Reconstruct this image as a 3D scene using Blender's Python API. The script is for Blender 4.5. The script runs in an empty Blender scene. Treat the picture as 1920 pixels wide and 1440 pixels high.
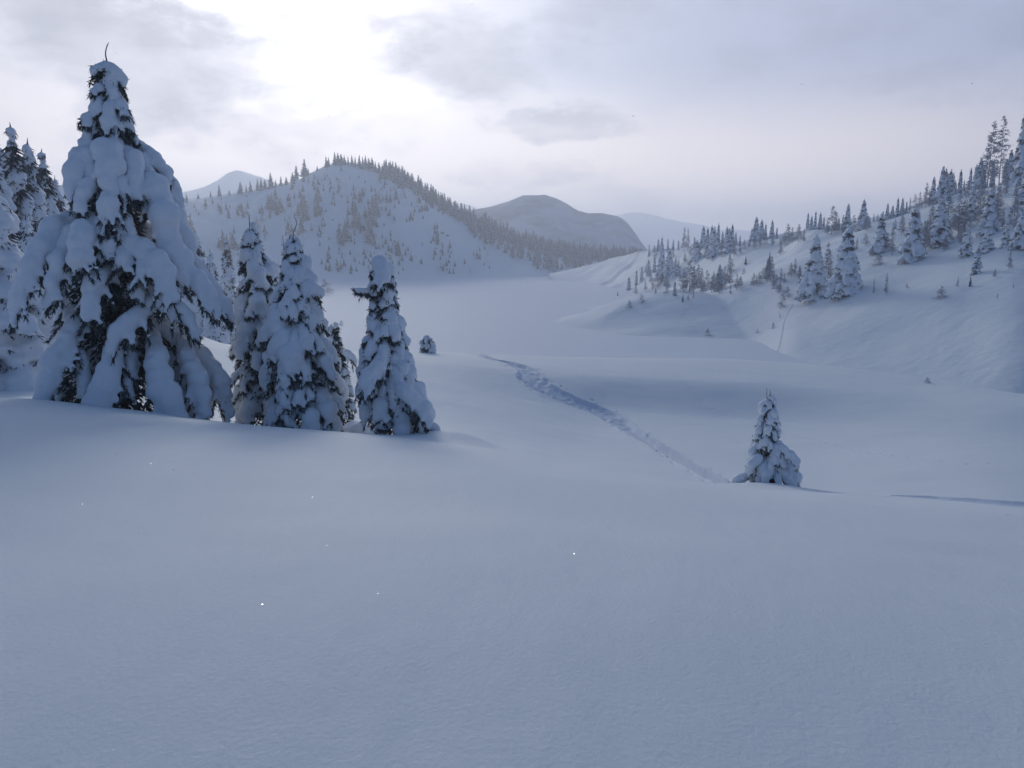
import bpy, math, random
import numpy as np
from math import radians, sin, cos, tan, atan, atan2, sqrt, pi, exp

D = bpy.data
SC = bpy.context.scene
COL = SC.collection

# ------------------------------------------------------------------ camera
F = 1507.0                      # focal length in photo pixels (1920 wide)
PITCH = radians(9.05)
cam = D.objects.new('camera', D.cameras.new('camera'))
COL.objects.link(cam)
cam.data.sensor_width = 36.0
cam.data.lens = 36.0 * F / 1920.0
cam.data.clip_start = 0.05
cam.data.clip_end = 12000
cam.location = (0, 0, 0)
cam.rotation_euler = (radians(90) - PITCH, 0, 0)
SC.camera = cam

SUN_AZ, SUN_EL = -13.0, 15.0    # degrees, azimuth clockwise from +Y

# ------------------------------------------------------------------ world
def build_world():
    w = D.worlds.new('World'); SC.world = w; w.use_nodes = True
    nt = w.node_tree; N = nt.nodes; L = nt.links
    N.clear()
    def node(t, **k):
        n = N.new(t)
        for a, b in k.items(): setattr(n, a, b)
        return n
    def plug(inp, val):
        if isinstance(val, (int, float, tuple)): inp.default_value = val
        else: L.new(val, inp)
    def M(op, a, b=0.0, c=0.0, clamp=False):
        n = node('ShaderNodeMath', operation=op, use_clamp=clamp)
        plug(n.inputs[0], a); plug(n.inputs[1], b); plug(n.inputs[2], c)
        return n.outputs[0]
    def smooth(x, lo, hi):
        n = node('ShaderNodeMapRange', interpolation_type='SMOOTHSTEP')
        plug(n.inputs[0], x); n.inputs[1].default_value = lo; n.inputs[2].default_value = hi
        n.inputs[3].default_value = 0; n.inputs[4].default_value = 1
        return n.outputs[0]
    def mixc(fac, a, b):
        n = node('ShaderNodeMix', data_type='RGBA')
        plug(n.inputs[0], fac); plug(n.inputs[6], a); plug(n.inputs[7], b)
        return n.outputs[2]
    tc = node('ShaderNodeTexCoord')
    sep = node('ShaderNodeSeparateXYZ'); L.new(tc.outputs['Generated'], sep.inputs[0])
    x, y, z = sep.outputs
    el = M('MULTIPLY', M('ARCSINE', z), 180 / pi)
    az = M('MULTIPLY', M('ARCTAN2', x, y), 180 / pi)
    # cloud noise: stretched sideways
    mp = node('ShaderNodeMapping'); L.new(tc.outputs['Generated'], mp.inputs[0])
    mp.inputs['Scale'].default_value = (1.0, 1.0, 2.1)
    def noise(scale, detail, off, rough=.55):
        m2 = node('ShaderNodeMapping'); L.new(mp.outputs[0], m2.inputs[0]); m2.inputs['Location'].default_value = off
        n = node('ShaderNodeTexNoise'); L.new(m2.outputs[0], n.inputs['Vector'])
        n.inputs['Scale'].default_value = scale; n.inputs['Detail'].default_value = detail
        n.inputs['Roughness'].default_value = rough
        return n.outputs['Fac']
    nz1 = noise(4.5, 5, (0, 0, 0), .5); nz2 = noise(4.5, 5, (5.2, 1.3, 8.1), .5); nz3 = noise(3.4, 6, (2.2, 7.3, 1.1), .55)
    nz4 = noise(13, 5, (3.1, 4.4, 2.2), .6); nz5 = noise(13, 5, (9.1, .4, 5.2), .6)
    wx = M('ADD', M('MULTIPLY', M('SUBTRACT', nz1, .5), 16.0), M('MULTIPLY', M('SUBTRACT', nz4, .5), 7.0))
    wy = M('ADD', M('MULTIPLY', M('SUBTRACT', nz2, .5), 8.0), M('MULTIPLY', M('SUBTRACT', nz5, .5), 4.5))
    azw = M('ADD', az, wx); elw = M('ADD', el, wy)
    def blob(a0, e0, sa, se, lo=.35, hi=1.25):
        dx = M('DIVIDE', M('SUBTRACT', azw, a0), sa); dy = M('DIVIDE', M('SUBTRACT', elw, e0), se)
        d = M('SQRT', M('ADD', M('MULTIPLY', dx, dx), M('MULTIPLY', dy, dy)))
        n = node('ShaderNodeMapRange', interpolation_type='SMOOTHERSTEP')
        L.new(d, n.inputs[0]); n.inputs[1].default_value = lo; n.inputs[2].default_value = hi
        n.inputs[3].default_value = 1; n.inputs[4].default_value = 0
        return n.outputs[0]
    # angle from the sun
    sa_, se_ = radians(-12.5), radians(15.5)
    sv = (sin(sa_) * cos(se_), cos(sa_) * cos(se_), sin(se_))
    dp = node('ShaderNodeVectorMath', operation='DOT_PRODUCT'); L.new(tc.outputs['Generated'], dp.inputs[0]); dp.inputs[1].default_value = sv
    ang = M('MULTIPLY', M('ARCCOSINE', M('MINIMUM', dp.outputs['Value'], 1.0)), 180 / pi)
    toward = smooth(ang, 80, 6)
    near = smooth(ang, 26, 3)
    base = mixc(toward, AWAY, TOWARD)
    # bluer, thinner cloud to the upper right and far left top
    blue = M('MAXIMUM', blob(24, 15, 30, 9.5), M('MULTIPLY', blob(-31, 18.5, 9, 4.5), .8))
    base = mixc(M('MULTIPLY', blue, .6), base, (.38, .47, .73, 1))
    low = M('MULTIPLY', smooth(el, 13, 1), smooth(ang, 75, 30))
    base = mixc(M('MULTIPLY', low, .8), base, (2.5, 2.05, 1.75, 1))
    up = smooth(el, 21, 50)
    base = mixc(M('MULTIPLY', up, .85), base, (.05, .12, .26, 1))
    # dark grey cloud banks
    g = M('MULTIPLY', blob(-23.5, 11.8, 9.5, 5.2), 1.15)
    g = M('MAXIMUM', g, M('MULTIPLY', blob(-14, 7.6, 10, 2.0), .5))
    g = M('MAXIMUM', g, M('MULTIPLY', blob(-3.0, 13.2, 8, 4.0), .9))
    g = M('MAXIMUM', g, M('MULTIPLY', blob(9, 16.5, 9, 2.6), .55))
    g = M('MAXIMUM', g, M('MULTIPLY', blob(4.0, 8.6, 6.0, 1.6), .9))
    g = M('MAXIMUM', g, M('MULTIPLY', blob(22, 15.5, 18, 4.0), .4))
    g = M('MAXIMUM', g, M('MULTIPLY', blob(0.5, 5.2, 7, 1.1), .55))
    g = M('MAXIMUM', g, M('MULTIPLY', blob(-9, 5.6, 4, 1.3), .45))
    n3 = smooth(nz3, .40, .64)
    n4 = smooth(noise(8.5, 6, (4.2, 1.3, 6.1), .6), .38, .66)
    g = M('ADD', M('ADD', M('MULTIPLY', g, .85), M('MULTIPLY', M('SUBTRACT', n3, .47), .55)), M('MULTIPLY', M('SUBTRACT', n4, .5), .36), clamp=True)
    g = M('MULTIPLY', g, M('SUBTRACT', 1.0, M('MULTIPLY', blob(-24, 18.8, 13, 3.6), .8)))
    dark = mixc(toward, (.10, .13, .21, 1), GREY)
    base = mixc(M('MULTIPLY', g, .80), base, dark)
    # the bright opening around the sun
    gl = M('ADD', M('MULTIPLY', blob(-14.5, 20, 8.0, 12.0, .0, 1.2), 1.0), M('MULTIPLY', blob(-9, 10.8, 10, 2.6, .0, 1.3), .14))
    gl = M('MULTIPLY', M('ADD', gl, M('MULTIPLY', near, .20)), M('SUBTRACT', 1.0, M('MULTIPLY', g, .72)))
    sc = node('ShaderNodeVectorMath', operation='SCALE'); sc.inputs[0].default_value = (GLOW, GLOW * .985, GLOW * .97)
    L.new(gl, sc.inputs[3])
    ad = node('ShaderNodeVectorMath', operation='ADD'); L.new(base, ad.inputs[0]); L.new(sc.outputs[0], ad.inputs[1])
    cloud = node('ShaderNodeBackground'); L.new(ad.outputs[0], cloud.inputs[0]); cloud.inputs[1].default_value = CLOUD
    sky = node('ShaderNodeTexSky', sky_type='NISHITA', sun_disc=False)
    sky.sun_elevation = radians(SUN_EL); sky.sun_rotation = radians(SUN_AZ)
    sky.altitude = 2000; sky.air_density = 1.0; sky.dust_density = .6
    bg = node('ShaderNodeBackground'); L.new(sky.outputs[0], bg.inputs[0]); bg.inputs[1].default_value = 0.06
    mx = node('ShaderNodeMixShader'); mx.inputs[0].default_value = .90
    L.new(bg.outputs[0], mx.inputs[1]); L.new(cloud.outputs[0], mx.inputs[2])
    out = node('ShaderNodeOutputWorld'); L.new(mx.outputs[0], out.inputs[0])

AWAY = (.035, .085, .19, 1)
TOWARD = (1.03, 1.0, 1.05, 1)
GREY = (.45, .445, .52, 1)
GLOW = 1.9
CLOUD = 1.0
build_world()

sun = D.objects.new('sun', D.lights.new('sun', 'SUN')); COL.objects.link(sun)
sun.data.energy = 1.4
sun.data.angle = radians(12)
sun.data.color = (1.0, .95, .86)
sun.rotation_euler = (radians(90 - SUN_EL), 0, radians(180 - SUN_AZ))

SC.view_settings.view_transform = 'Standard'
SC.view_settings.look = 'None'
SC.view_settings.exposure = 0.06
SC.view_settings.gamma = 1.0
SC.view_settings.use_curve_mapping = False
SC.cycles.use_denoising = True
SC.cycles.max_bounces = 6
SC.cycles.diffuse_bounces = 3
SC.cycles.volume_bounces = 2
SC.cycles.caustics_reflective = False
SC.cycles.caustics_refractive = False
SC.cycles.sample_clamp_indirect = 4.0

LAKE = -15.0

# ------------------------------------------------------------------ helpers
def ray(u, v):
    a = (u - 960) / F; b = (720 - v) / F
    return np.array([a, cos(PITCH) + b * sin(PITCH), -sin(PITCH) + b * cos(PITCH)])
def P(u, v, r):
    """point seen at photo pixel (u, v) at horizontal range r"""
    d = ray(u, v)
    return d * (r / math.hypot(d[0], d[1]))
def azr(u, v):
    d = ray(u, v); return atan2(d[0], d[1])
def pix(p):
    fw = p[1] * cos(PITCH) - p[2] * sin(PITCH); up = p[1] * sin(PITCH) + p[2] * cos(PITCH)
    return 960 + F * p[0] / fw, 720 - F * up / fw

def pchip(xk, yk, x):
    """monotone cubic through (xk, yk), clamped outside"""
    xk = np.asarray(xk, float); yk = np.asarray(yk, float); x = np.asarray(x, float)
    h = np.diff(xk); dl = np.diff(yk) / h
    m = np.zeros_like(yk)
    if len(xk) > 2:
        w1 = 2 * h[1:] + h[:-1]; w2 = h[1:] + 2 * h[:-1]
        ok = dl[1:] * dl[:-1] > 0
        with np.errstate(divide='ignore', invalid='ignore'):
            mm = (w1 + w2) / (w1 / dl[:-1] + w2 / dl[1:])
        m[1:-1] = np.where(ok, mm, 0)
    m[0] = dl[0]; m[-1] = dl[-1]
    xc = np.clip(x, xk[0], xk[-1])
    i = np.clip(np.searchsorted(xk, xc) - 1, 0, len(h) - 1)
    t = (xc - xk[i]) / h[i]
    h00 = (1 + 2 * t) * (1 - t) ** 2; h10 = t * (1 - t) ** 2; h01 = t * t * (3 - 2 * t); h11 = t * t * (t - 1)
    return h00 * yk[i] + h10 * h[i] * m[i] + h01 * yk[i + 1] + h11 * h[i] * m[i + 1]

def vnoise(x, y, seed=0):
    """smooth value noise in -1..1"""
    xi = np.floor(x).astype(np.int64); yi = np.floor(y).astype(np.int64)
    xf = x - xi; yf = y - yi
    def hsh(a, b):
        n = (a * 374761393 + b * 668265263 + seed * 974634777) & 0xffffffff
        n = ((n ^ (n >> 13)) * 1274126177) & 0xffffffff
        return ((n ^ (n >> 16)) & 0xffff) / 32767.5 - 1.0
    u = xf * xf * xf * (xf * (xf * 6 - 15) + 10); v = yf * yf * yf * (yf * (yf * 6 - 15) + 10)
    return (hsh(xi, yi) * (1 - u) + hsh(xi + 1, yi) * u) * (1 - v) + (hsh(xi, yi + 1) * (1 - u) + hsh(xi + 1, yi + 1) * u) * v
def fbm(x, y, o=4, seed=0, gain=.5):
    s = 0; a = 1; t = 0
    for i in range(o):
        s = s + a * vnoise(x * 2 ** i + 17.3 * i, y * 2 ** i - 9.1 * i, seed + i); t += a; a *= gain
    return s / t

def mesh_from(name, V, faces, mats=(), midx=None, smooth=True):
    """V (n,3); faces list of arrays (k, 3|4)"""
    me = D.meshes.new(name)
    V = np.asarray(V, np.float32)
    faces = [np.asarray(f, np.int32) for f in faces if len(f)]
    me.vertices.add(len(V)); me.vertices.foreach_set('co', V.ravel())
    tot = sum(f.size for f in faces); nf = sum(len(f) for f in faces)
    me.loops.add(tot); me.loops.foreach_set('vertex_index', np.concatenate([f.ravel() for f in faces]))
    me.polygons.add(nf)
    lt = np.concatenate([np.full(len(f), f.shape[1], np.int32) for f in faces])
    ls = np.concatenate([[0], np.cumsum(lt)[:-1]]).astype(np.int32)
    me.polygons.foreach_set('loop_start', ls); me.polygons.foreach_set('loop_total', lt)
    if midx is not None: me.polygons.foreach_set('material_index', np.asarray(midx, np.int32))
    me.polygons.foreach_set('use_smooth', np.full(nf, smooth, bool))
    for m in mats: me.materials.append(m)
    me.update(calc_edges=True)
    me.validate()
    return me
def link(name, me, parent=None, loc=None):
    o = D.objects.new(name, me); COL.objects.link(o)
    if parent is not None: o.parent = parent
    if loc is not None: o.location = loc
    return o
def tag(o, label=None, cat=None, group=None, kind=None):
    if label: o['label'] = label
    if cat: o['category'] = cat
    if group: o['group'] = group
    if kind: o['kind'] = kind
    return o

# ------------------------------------------------------------------ materials
def mat(name, col, rough=.7, bump=(), vary=None, spec=.5, sheen=0):
    m = D.materials.new(name); m.use_nodes = True
    nt = m.node_tree; b = nt.nodes['Principled BSDF']
    b.inputs['Base Color'].default_value = (*col, 1); b.inputs['Roughness'].default_value = rough
    b.inputs['Specular IOR Level'].default_value = spec
    if sheen: b.inputs['Sheen Weight'].default_value = sheen; b.inputs['Sheen Roughness'].default_value = .6
    tc = nt.nodes.new('ShaderNodeTexCoord')
    prev = None
    for (scale, dist, strength, stretch) in bump:
        mp = nt.nodes.new('ShaderNodeMapping'); mp.inputs['Scale'].default_value = stretch
        nt.links.new(tc.outputs['Object'], mp.inputs[0])
        n = nt.nodes.new('ShaderNodeTexNoise'); n.inputs['Scale'].default_value = scale; n.inputs['Detail'].default_value = 4
        nt.links.new(mp.outputs[0], n.inputs['Vector'])
        bp = nt.nodes.new('ShaderNodeBump'); bp.inputs['Distance'].default_value = dist; bp.inputs['Strength'].default_value = strength
        nt.links.new(n.outputs['Fac'], bp.inputs['Height'])
        if prev: nt.links.new(prev, bp.inputs['Normal'])
        prev = bp.outputs[0]
    if prev: nt.links.new(prev, b.inputs['Normal'])
    if vary:
        col2, scale = vary
        n = nt.nodes.new('ShaderNodeTexNoise'); n.inputs['Scale'].default_value = scale; n.inputs['Detail'].default_value = 3
        nt.links.new(tc.outputs['Object'], n.inputs['Vector'])
        r = nt.nodes.new('ShaderNodeMapRange'); r.inputs[1].default_value = .38; r.inputs[2].default_value = .62
        nt.links.new(n.outputs['Fac'], r.inputs[0])
        mx = nt.nodes.new('ShaderNodeMix'); mx.data_type = 'RGBA'
        mx.inputs[6].default_value = (*col, 1); mx.inputs[7].default_value = (*col2, 1)
        nt.links.new(r.outputs[0], mx.inputs[0]); nt.links.new(mx.outputs[2], b.inputs['Base Color'])
    return m
SNOWC = (.82, .87, .895)
M_SNOW = mat('snow', SNOWC, .75, bump=[(.9, .09, .5, (1, .35, 1)), (7, .012, .5, (1, .45, 1)), (45, .006, .6, (1, .8, 1)), (260, .003, .7, (1, 1, 1))], spec=.25)
M_TRACK = mat('trodden_shaded_snow', (.70, .765, .86), .8, bump=[(14, .03, .7, (1, 1, 1)), (90, .004, .6, (1, 1, 1))], spec=.2)  # compressed snow tone, with some of the groove's shade put into the colour
M_LAKE = mat('lake_snow', (.83, .87, .92), .75, bump=[(.12, .25, .6, (1, .3, 1)), (1.5, .03, .6, (1, .4, 1))], spec=.25)
M_HILL = mat('hill_snow', SNOWC, .75, bump=[(.10, 1.2, .5, (1, 1, .5)), (.6, .22, .5, (1, 1, .6))], spec=.2)
M_LOAD = mat('tree_snow', (.84, .875, .93), .75, bump=[(16, .015, .5, (1, 1, 1)), (90, .004, .5, (1, 1, 1))], spec=.25)
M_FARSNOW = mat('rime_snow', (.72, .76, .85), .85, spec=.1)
M_NEEDLE = mat('needles', (.026, .040, .038), .6, vary=((.095, .12, .125), 9.0), spec=.3)
M_NEEDLEF = mat('frosted_needles', (.026, .036, .045), .7, vary=((.10, .12, .15), 1.2), spec=.2)
M_BARK = mat('bark', (.07, .055, .05), .85, bump=[(20, .02, .8, (1, 1, .3))], vary=((.13, .11, .10), 6.0), spec=.2)
M_LARCH = mat('rimed_twigs', (.24, .235, .275), .85, vary=((.50, .51, .58), 1.2), spec=.1)
M_ROCK = mat('rock', (.10, .10, .11), .85, bump=[(1.5, .2, .8, (1, 1, 1))], vary=((.19, .18, .19), 2.0), spec=.2)
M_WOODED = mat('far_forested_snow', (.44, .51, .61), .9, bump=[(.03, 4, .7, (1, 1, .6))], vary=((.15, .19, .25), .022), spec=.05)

def bumps_at(x, y, bumps):
    s = 0
    for (bx, by, rx, ry, h, rot) in bumps:
        dx = x - bx; dy = y - by; c, q = cos(rot), sin(rot)
        X = (dx * c + dy * q) / rx; Y = (-dx * q + dy * c) / ry
        s = s + h * np.exp(-(X * X + Y * Y))
    return s

class Sheet:
    """Terrain on a polar grid round the camera hill, cubic between ground lines"""
    def __init__(self, lines, az, r, extra=None, cut=None):
        # lines: list of (list of (azimuth rad, range, z))
        self.az = np.asarray(az); self.r = np.asarray(r)
        K = len(lines)
        Rk = np.zeros((K, len(self.az))); Zk = np.zeros((K, len(self.az)))
        for k, ln in enumerate(lines):
            ln = sorted(ln); a = [p[0] for p in ln]
            Rk[k] = pchip(a, [p[1] for p in ln], self.az); Zk[k] = pchip(a, [p[2] for p in ln], self.az)
        self.Z = np.zeros((len(self.az), len(self.r)))
        for k in range(1, K): Rk[k] = np.maximum(Rk[k], Rk[k - 1] + .5)
        for j in range(len(self.az)):
            self.Z[j] = pchip(Rk[:, j], Zk[:, j], self.r)
        A, Rr = np.meshgrid(self.az, self.r, indexing='ij')
        self.X = np.sin(A) * Rr; self.Y = np.cos(A) * Rr
        if extra is not None: self.Z = self.Z + extra(self.X, self.Y, A, Rr)
    def z(self, x, y):
        a = np.arctan2(x, y); r = np.hypot(x, y)
        j = np.clip(np.searchsorted(self.az, a) - 1, 0, len(self.az) - 2); i = np.clip(np.searchsorted(self.r, r) - 1, 0, len(self.r) - 2)
        t = np.clip((a - self.az[j]) / (self.az[j + 1] - self.az[j]), 0, 1); s = np.clip((r - self.r[i]) / (self.r[i + 1] - self.r[i]), 0, 1)
        Z = self.Z
        return (Z[j, i] * (1 - t) + Z[j + 1, i] * t) * (1 - s) + (Z[j, i + 1] * (1 - t) + Z[j + 1, i + 1] * t) * s
    def hit(self, u, v, rmin=0):
        """nearest ground point on the line of sight through photo pixel (u, v)"""
        d = ray(u, v); d = d / math.hypot(d[0], d[1])
        rr = self.r[self.r > rmin]
        g = self.z(d[0] * rr, d[1] * rr) - d[2] * rr
        k = np.nonzero(g >= 0)[0]
        if len(k) == 0:
            i = int(np.argmax(g / rr)); r = rr[i]
        else:
            i = k[0]
            if i == 0: r = rr[0]
            else: r = rr[i - 1] + (rr[i] - rr[i - 1]) * (-g[i - 1]) / (g[i] - g[i - 1] + 1e-9)
        x, y = d[0] * r, d[1] * r
        return float(x), float(y), float(self.z(x, y)), float(r)
    def mesh(self, name, mats, mask=None, keep=True, wrap=False):
        na, nr = self.Z.shape
        idx = np.arange(na * nr).reshape(na, nr)
        if wrap: idx = np.vstack([idx, idx[:1]])
        q = np.stack([idx[:-1, :-1], idx[:-1, 1:], idx[1:, 1:], idx[1:, :-1]], -1)
        if mask is not None:
            mk = mask if not wrap else np.vstack([mask, mask[:1]])
            fm = mk[:-1, :-1] | mk[1:, :-1] | mk[:-1, 1:] | mk[1:, 1:]
            q = q[fm] if keep else q[~fm]
        q = q.reshape(-1, 4)
        V = np.stack([self.X, self.Y, self.Z], -1).reshape(-1, 3)
        used, inv = np.unique(q, return_inverse=True)
        # orient upward: az grows clockwise
        q = inv.reshape(q.shape)[:, ::-1] if np.cross(V[q[0, 1]] - V[q[0, 0]], V[q[0, 2]] - V[q[0, 0]])[2] < 0 else inv.reshape(q.shape)
        return mesh_from(name, V[used], [q], mats)

def line(pts, left=None, right=None):
    """photo points (u, v, r) -> (az, r, z); left/right add explicit (deg, r, z)"""
    out = [(azr(u, v), r, float(P(u, v, r)[2])) for (u, v, r) in pts]
    for e in (left or []) + (right or []): out.append((radians(e[0]), e[1], e[2]))
    return out

# ------------------------------------------------------------------ near snow field
def ring(a, z, r): return [(radians(d), r, zz) for d, zz in zip(a, z)]
LN = []
LN.append(ring((-180, 180), (-1.60, -1.60), .6))
LN.append(ring((-180, -60, -33, 0, 33, 60, 180), (-1.2, -1.5, -1.64, -1.66, -1.68, -1.6, -1.2), 2.6))
LN.append(ring((-180, -60, -33, -10, 10, 33, 60, 180), (-.6, -1.5, -2.05, -2.25, -2.45, -2.50, -2.2, -.6), 8.0))
LN.append(line([(0, 745, 18.5), (220, 762, 18.2), (430, 790, 17.6), (640, 808, 17.2), (840, 833, 16.6), (960, 851, 16.4), (1080, 873, 16.1), (1220, 893, 15.6), (1360, 913, 15.2), (1510, 925, 15), (1700, 938, 15), (1920, 957, 15)],
               [(-180, 17, .6), (-60, 18, -2.6)], [(60, 16, -3.8), (180, 17, .6)]))
LN.append(line([(0, 752, 22.5), (430, 800, 22.0), (840, 845, 21.5), (960, 862, 21), (1360, 930, 20), (1510, 944, 20), (1920, 978, 20)],
               [(-180, 22, 1.0), (-60, 23, -3.6)], [(60, 22, -6.2), (180, 22, 1.0)]))
LN.append(line([(0, 741, 27.5), (430, 783, 28), (840, 822, 28.5), (960, 846, 27), (1080, 868, 27), (1360, 905, 27), (1510, 921, 27), (1700, 934, 26.5), (1920, 952, 26)],
               [(-180, 28, 1.4), (-60, 28, -4.2)], [(60, 27, -8.0), (180, 28, 1.4)]))
LN.append(line([(0, 700, 37), (430, 738, 38), (840, 782, 39), (1150, 836, 38), (1440, 862, 37), (1920, 882, 35)],
               [(-180, 38, 2), (-60, 38, -4.4)], [(60, 36, -9.5), (180, 38, 2)]))
LN.append(line([(0, 655, 50), (430, 690, 51), (840, 722, 51), (1000, 749, 51.5), (1150, 773, 52.6), (1440, 792, 52.2), (1920, 816, 47.4)],
               [(-180, 50, 2.6), (-60, 50, -4.6)], [(60, 48, -10.4), (180, 50, 2.6)]))
LN.append(line([(0, 622, 59), (430, 664, 60), (840, 682, 60), (1000, 697, 60.5), (1150, 705, 61), (1440, 718, 60.8), (1700, 741, 58), (1920, 761, 54.5)],
               [(-180, 60, 3), (-60, 58, -4.6)], [(60, 55, -10.4), (180, 60, 3)]))
LN.append(line([(0, 588, 72), (340, 622, 72), (430, 645, 72), (640, 655, 72), (800, 656.5, 76), (920, 664, 79), (1150, 668, 80), (1350, 672, 80), (1500, 682, 78.5), (1650, 699, 75), (1800, 721, 70.5), (1920, 740, 66)],
               [(-180, 72, 3.5), (-60, 70, -4)], [(60, 64, -10.5), (180, 72, 3.5)]))
LN.append(line([], [(-180, 95, 4), (-60, 95, -3), (-32, 95, -5.5), (-24, 92, -8.5), (-18, 94, -12.6), (-8, 94, -14.0), (10, 94, -14.0), (25, 88, -14.3)], [(32, 82, -14.4), (60, 82, -13), (180, 95, 4)]))
LN.append(line([], [(-180, 130, 5), (-60, 130, -2), (-32, 130, -6), (-26, 125, -11), (-21, 120, -15.4), (-8, 116, -15.6), (10, 116, -15.6), (25, 116, -15.8)], [(32, 120, -15.8), (60, 120, -15), (180, 130, 5)]))
LN.append(line([], [(-180, 200, 7), (-60, 200, 0), (-36, 200, -8), (-26, 200, -18), (32, 200, -18)], [(60, 200, -18), (180, 200, 7)]))

az_n = np.concatenate([np.linspace(-180, -42, 60)[:-1], np.linspace(-42, -34, 34)[:-1], np.linspace(-34, 34, 660), np.linspace(34, 42, 34)[1:], np.linspace(42, 180, 60)[1:-1]])
az_n = np.radians(az_n)
r_n = np.concatenate([np.linspace(.6, 12, 46)[:-1], np.linspace(12, 26, 60)[:-1], np.linspace(26, 76, 262)[:-1], np.linspace(76, 200, 50)])

NEAR0 = Sheet(LN, az_n[::8], r_n[::2])
def tpt(u, v, rmin): return NEAR0.hit(u, v, rmin)
# main trail: (u, v, half width m)
TR = [(880, 655, .3), (900, 664, .40), (920, 670, .45), (950, 677, .55), (985, 692, .8), (1003, 714, 1.15), (1040, 738, 1.3), (1085, 758, 1.25), (1130, 775, 1.1), (1165, 795, .75), (1210, 822, .5), (1260, 850, .4), (1310, 880, .36), (1338, 896, .36)]
def unit2(a): return a / np.hypot(*a)
def world_line(tr, rmin):
    out = []
    for (u, v, w) in tr:
        x, y, z, r = tpt(u, v, rmin)
        out.append((x, y, w))
    return np.array(out)
trail = world_line(TR[1:], 27.2)
e0 = trail[0, :2] + (trail[0, :2] - trail[1, :2]) * 1.5
e1 = trail[-1, :2] + unit2(trail[-1, :2] - trail[-2, :2]) * 5.0
trail = np.vstack([[e0[0], e0[1], .4], trail, [e1[0], e1[1], .36]])
def densify(pl, n=12):
    t = np.arange(len(pl)); tt = np.linspace(0, len(pl) - 1, (len(pl) - 1) * n + 1)
    return np.stack([pchip(t, pl[:, k], tt) for k in range(pl.shape[1])], -1)
trail_d = densify(trail)
t2 = world_line([(1690, 932, .35), (1740, 934.5, .45), (1800, 938.5, .55), (1860, 943, .6), (1920, 948, .6), (1990, 955, .6)], 24.5)
t2d = densify(t2)
def dist_line(x, y, pl):
    best = np.full(x.shape, 1e9); wid = np.zeros(x.shape); side = np.zeros(x.shape); along = np.zeros(x.shape); acc = 0
    for a, b in zip(pl[:-1], pl[1:]):
        dx, dy = b[0] - a[0], b[1] - a[1]; L2 = dx * dx + dy * dy + 1e-9; L = sqrt(L2)
        t = np.clip(((x - a[0]) * dx + (y - a[1]) * dy) / L2, 0, 1)
        px = a[0] + t * dx; py = a[1] + t * dy
        d = np.hypot(x - px, y - py)
        s = (dx * (y - a[1]) - dy * (x - a[0])) / L
        m = d < best
        best = np.where(m, d, best); wid = np.where(m, a[2] + t * (b[2] - a[2]), wid); side = np.where(m, s, side); along = np.where(m, acc + t * L, along)
        acc += L
    return best, wid, side, along
rng = np.random.default_rng(5)
PRINTS = []                      # x, y, length dir, radii, depth
def add_prints(pl, step, spread, n_per, rad, dep):
    seg = pl[1:, :2] - pl[:-1, :2]; cum = np.concatenate([[0], np.cumsum(np.hypot(seg[:, 0], seg[:, 1]))])
    s = 0
    while s < cum[-1]:
        i = min(np.searchsorted(cum, s, side='right') - 1, len(seg) - 1); t = (s - cum[i]) / (cum[i + 1] - cum[i] + 1e-9)
        p = pl[i, :2] + seg[i] * t; T = seg[i] / (np.hypot(*seg[i]) + 1e-9); Nn = np.array([-T[1], T[0]]); w = pl[i, 2]
        for _ in range(n_per):
            o = (w + rng.uniform(.02, spread)) * rng.choice([-1, 1])
            q = p + Nn * o + T * rng.uniform(-.4, .4)
            PRINTS.append((q[0], q[1], atan2(T[1], T[0]) + rng.uniform(-.3, .3), rad * rng.uniform(.8, 1.3), rad * .5 * rng.uniform(.8, 1.2), dep * rng.uniform(.6, 1.1)))
        s += step
add_prints(trail_d, .8, .3, 1, .14, .12)
add_prints(trail_d[: len(trail_d) // 2], 1.3, .6, 1, .17, .18)
def track_dots(pts, rmin, step, rad, dep):
    pl = world_line([(u, v, .02) for u, v in pts], rmin); pl = densify(pl, 6)
    seg = np.diff(pl[:, :2], axis=0); cum = np.concatenate([[0], np.cumsum(np.hypot(seg[:, 0], seg[:, 1]))])
    s = 0
    while s < cum[-1] - .01:
        i = min(np.searchsorted(cum, s, side='right') - 1, len(seg) - 1); p = pl[i, :2] + seg[i] * (s - cum[i]) / (cum[i + 1] - cum[i] + 1e-9)
        PRINTS.append((p[0], p[1], atan2(seg[i][1], seg[i][0]), rad, rad * .55, dep)); s += step * rng.uniform(.8, 1.2)
track_dots([(1262, 700), (1290, 728), (1322, 760), (1360, 780), (1400, 792)], 27.5, .85, .13, .07)
track_dots([(1470, 815), (1545, 831), (1620, 846), (1700, 858), (1780, 867), (1830, 871), (1910, 871)], 27.5, .9, .13, .08)
PR = np.array(PRINTS)

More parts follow.
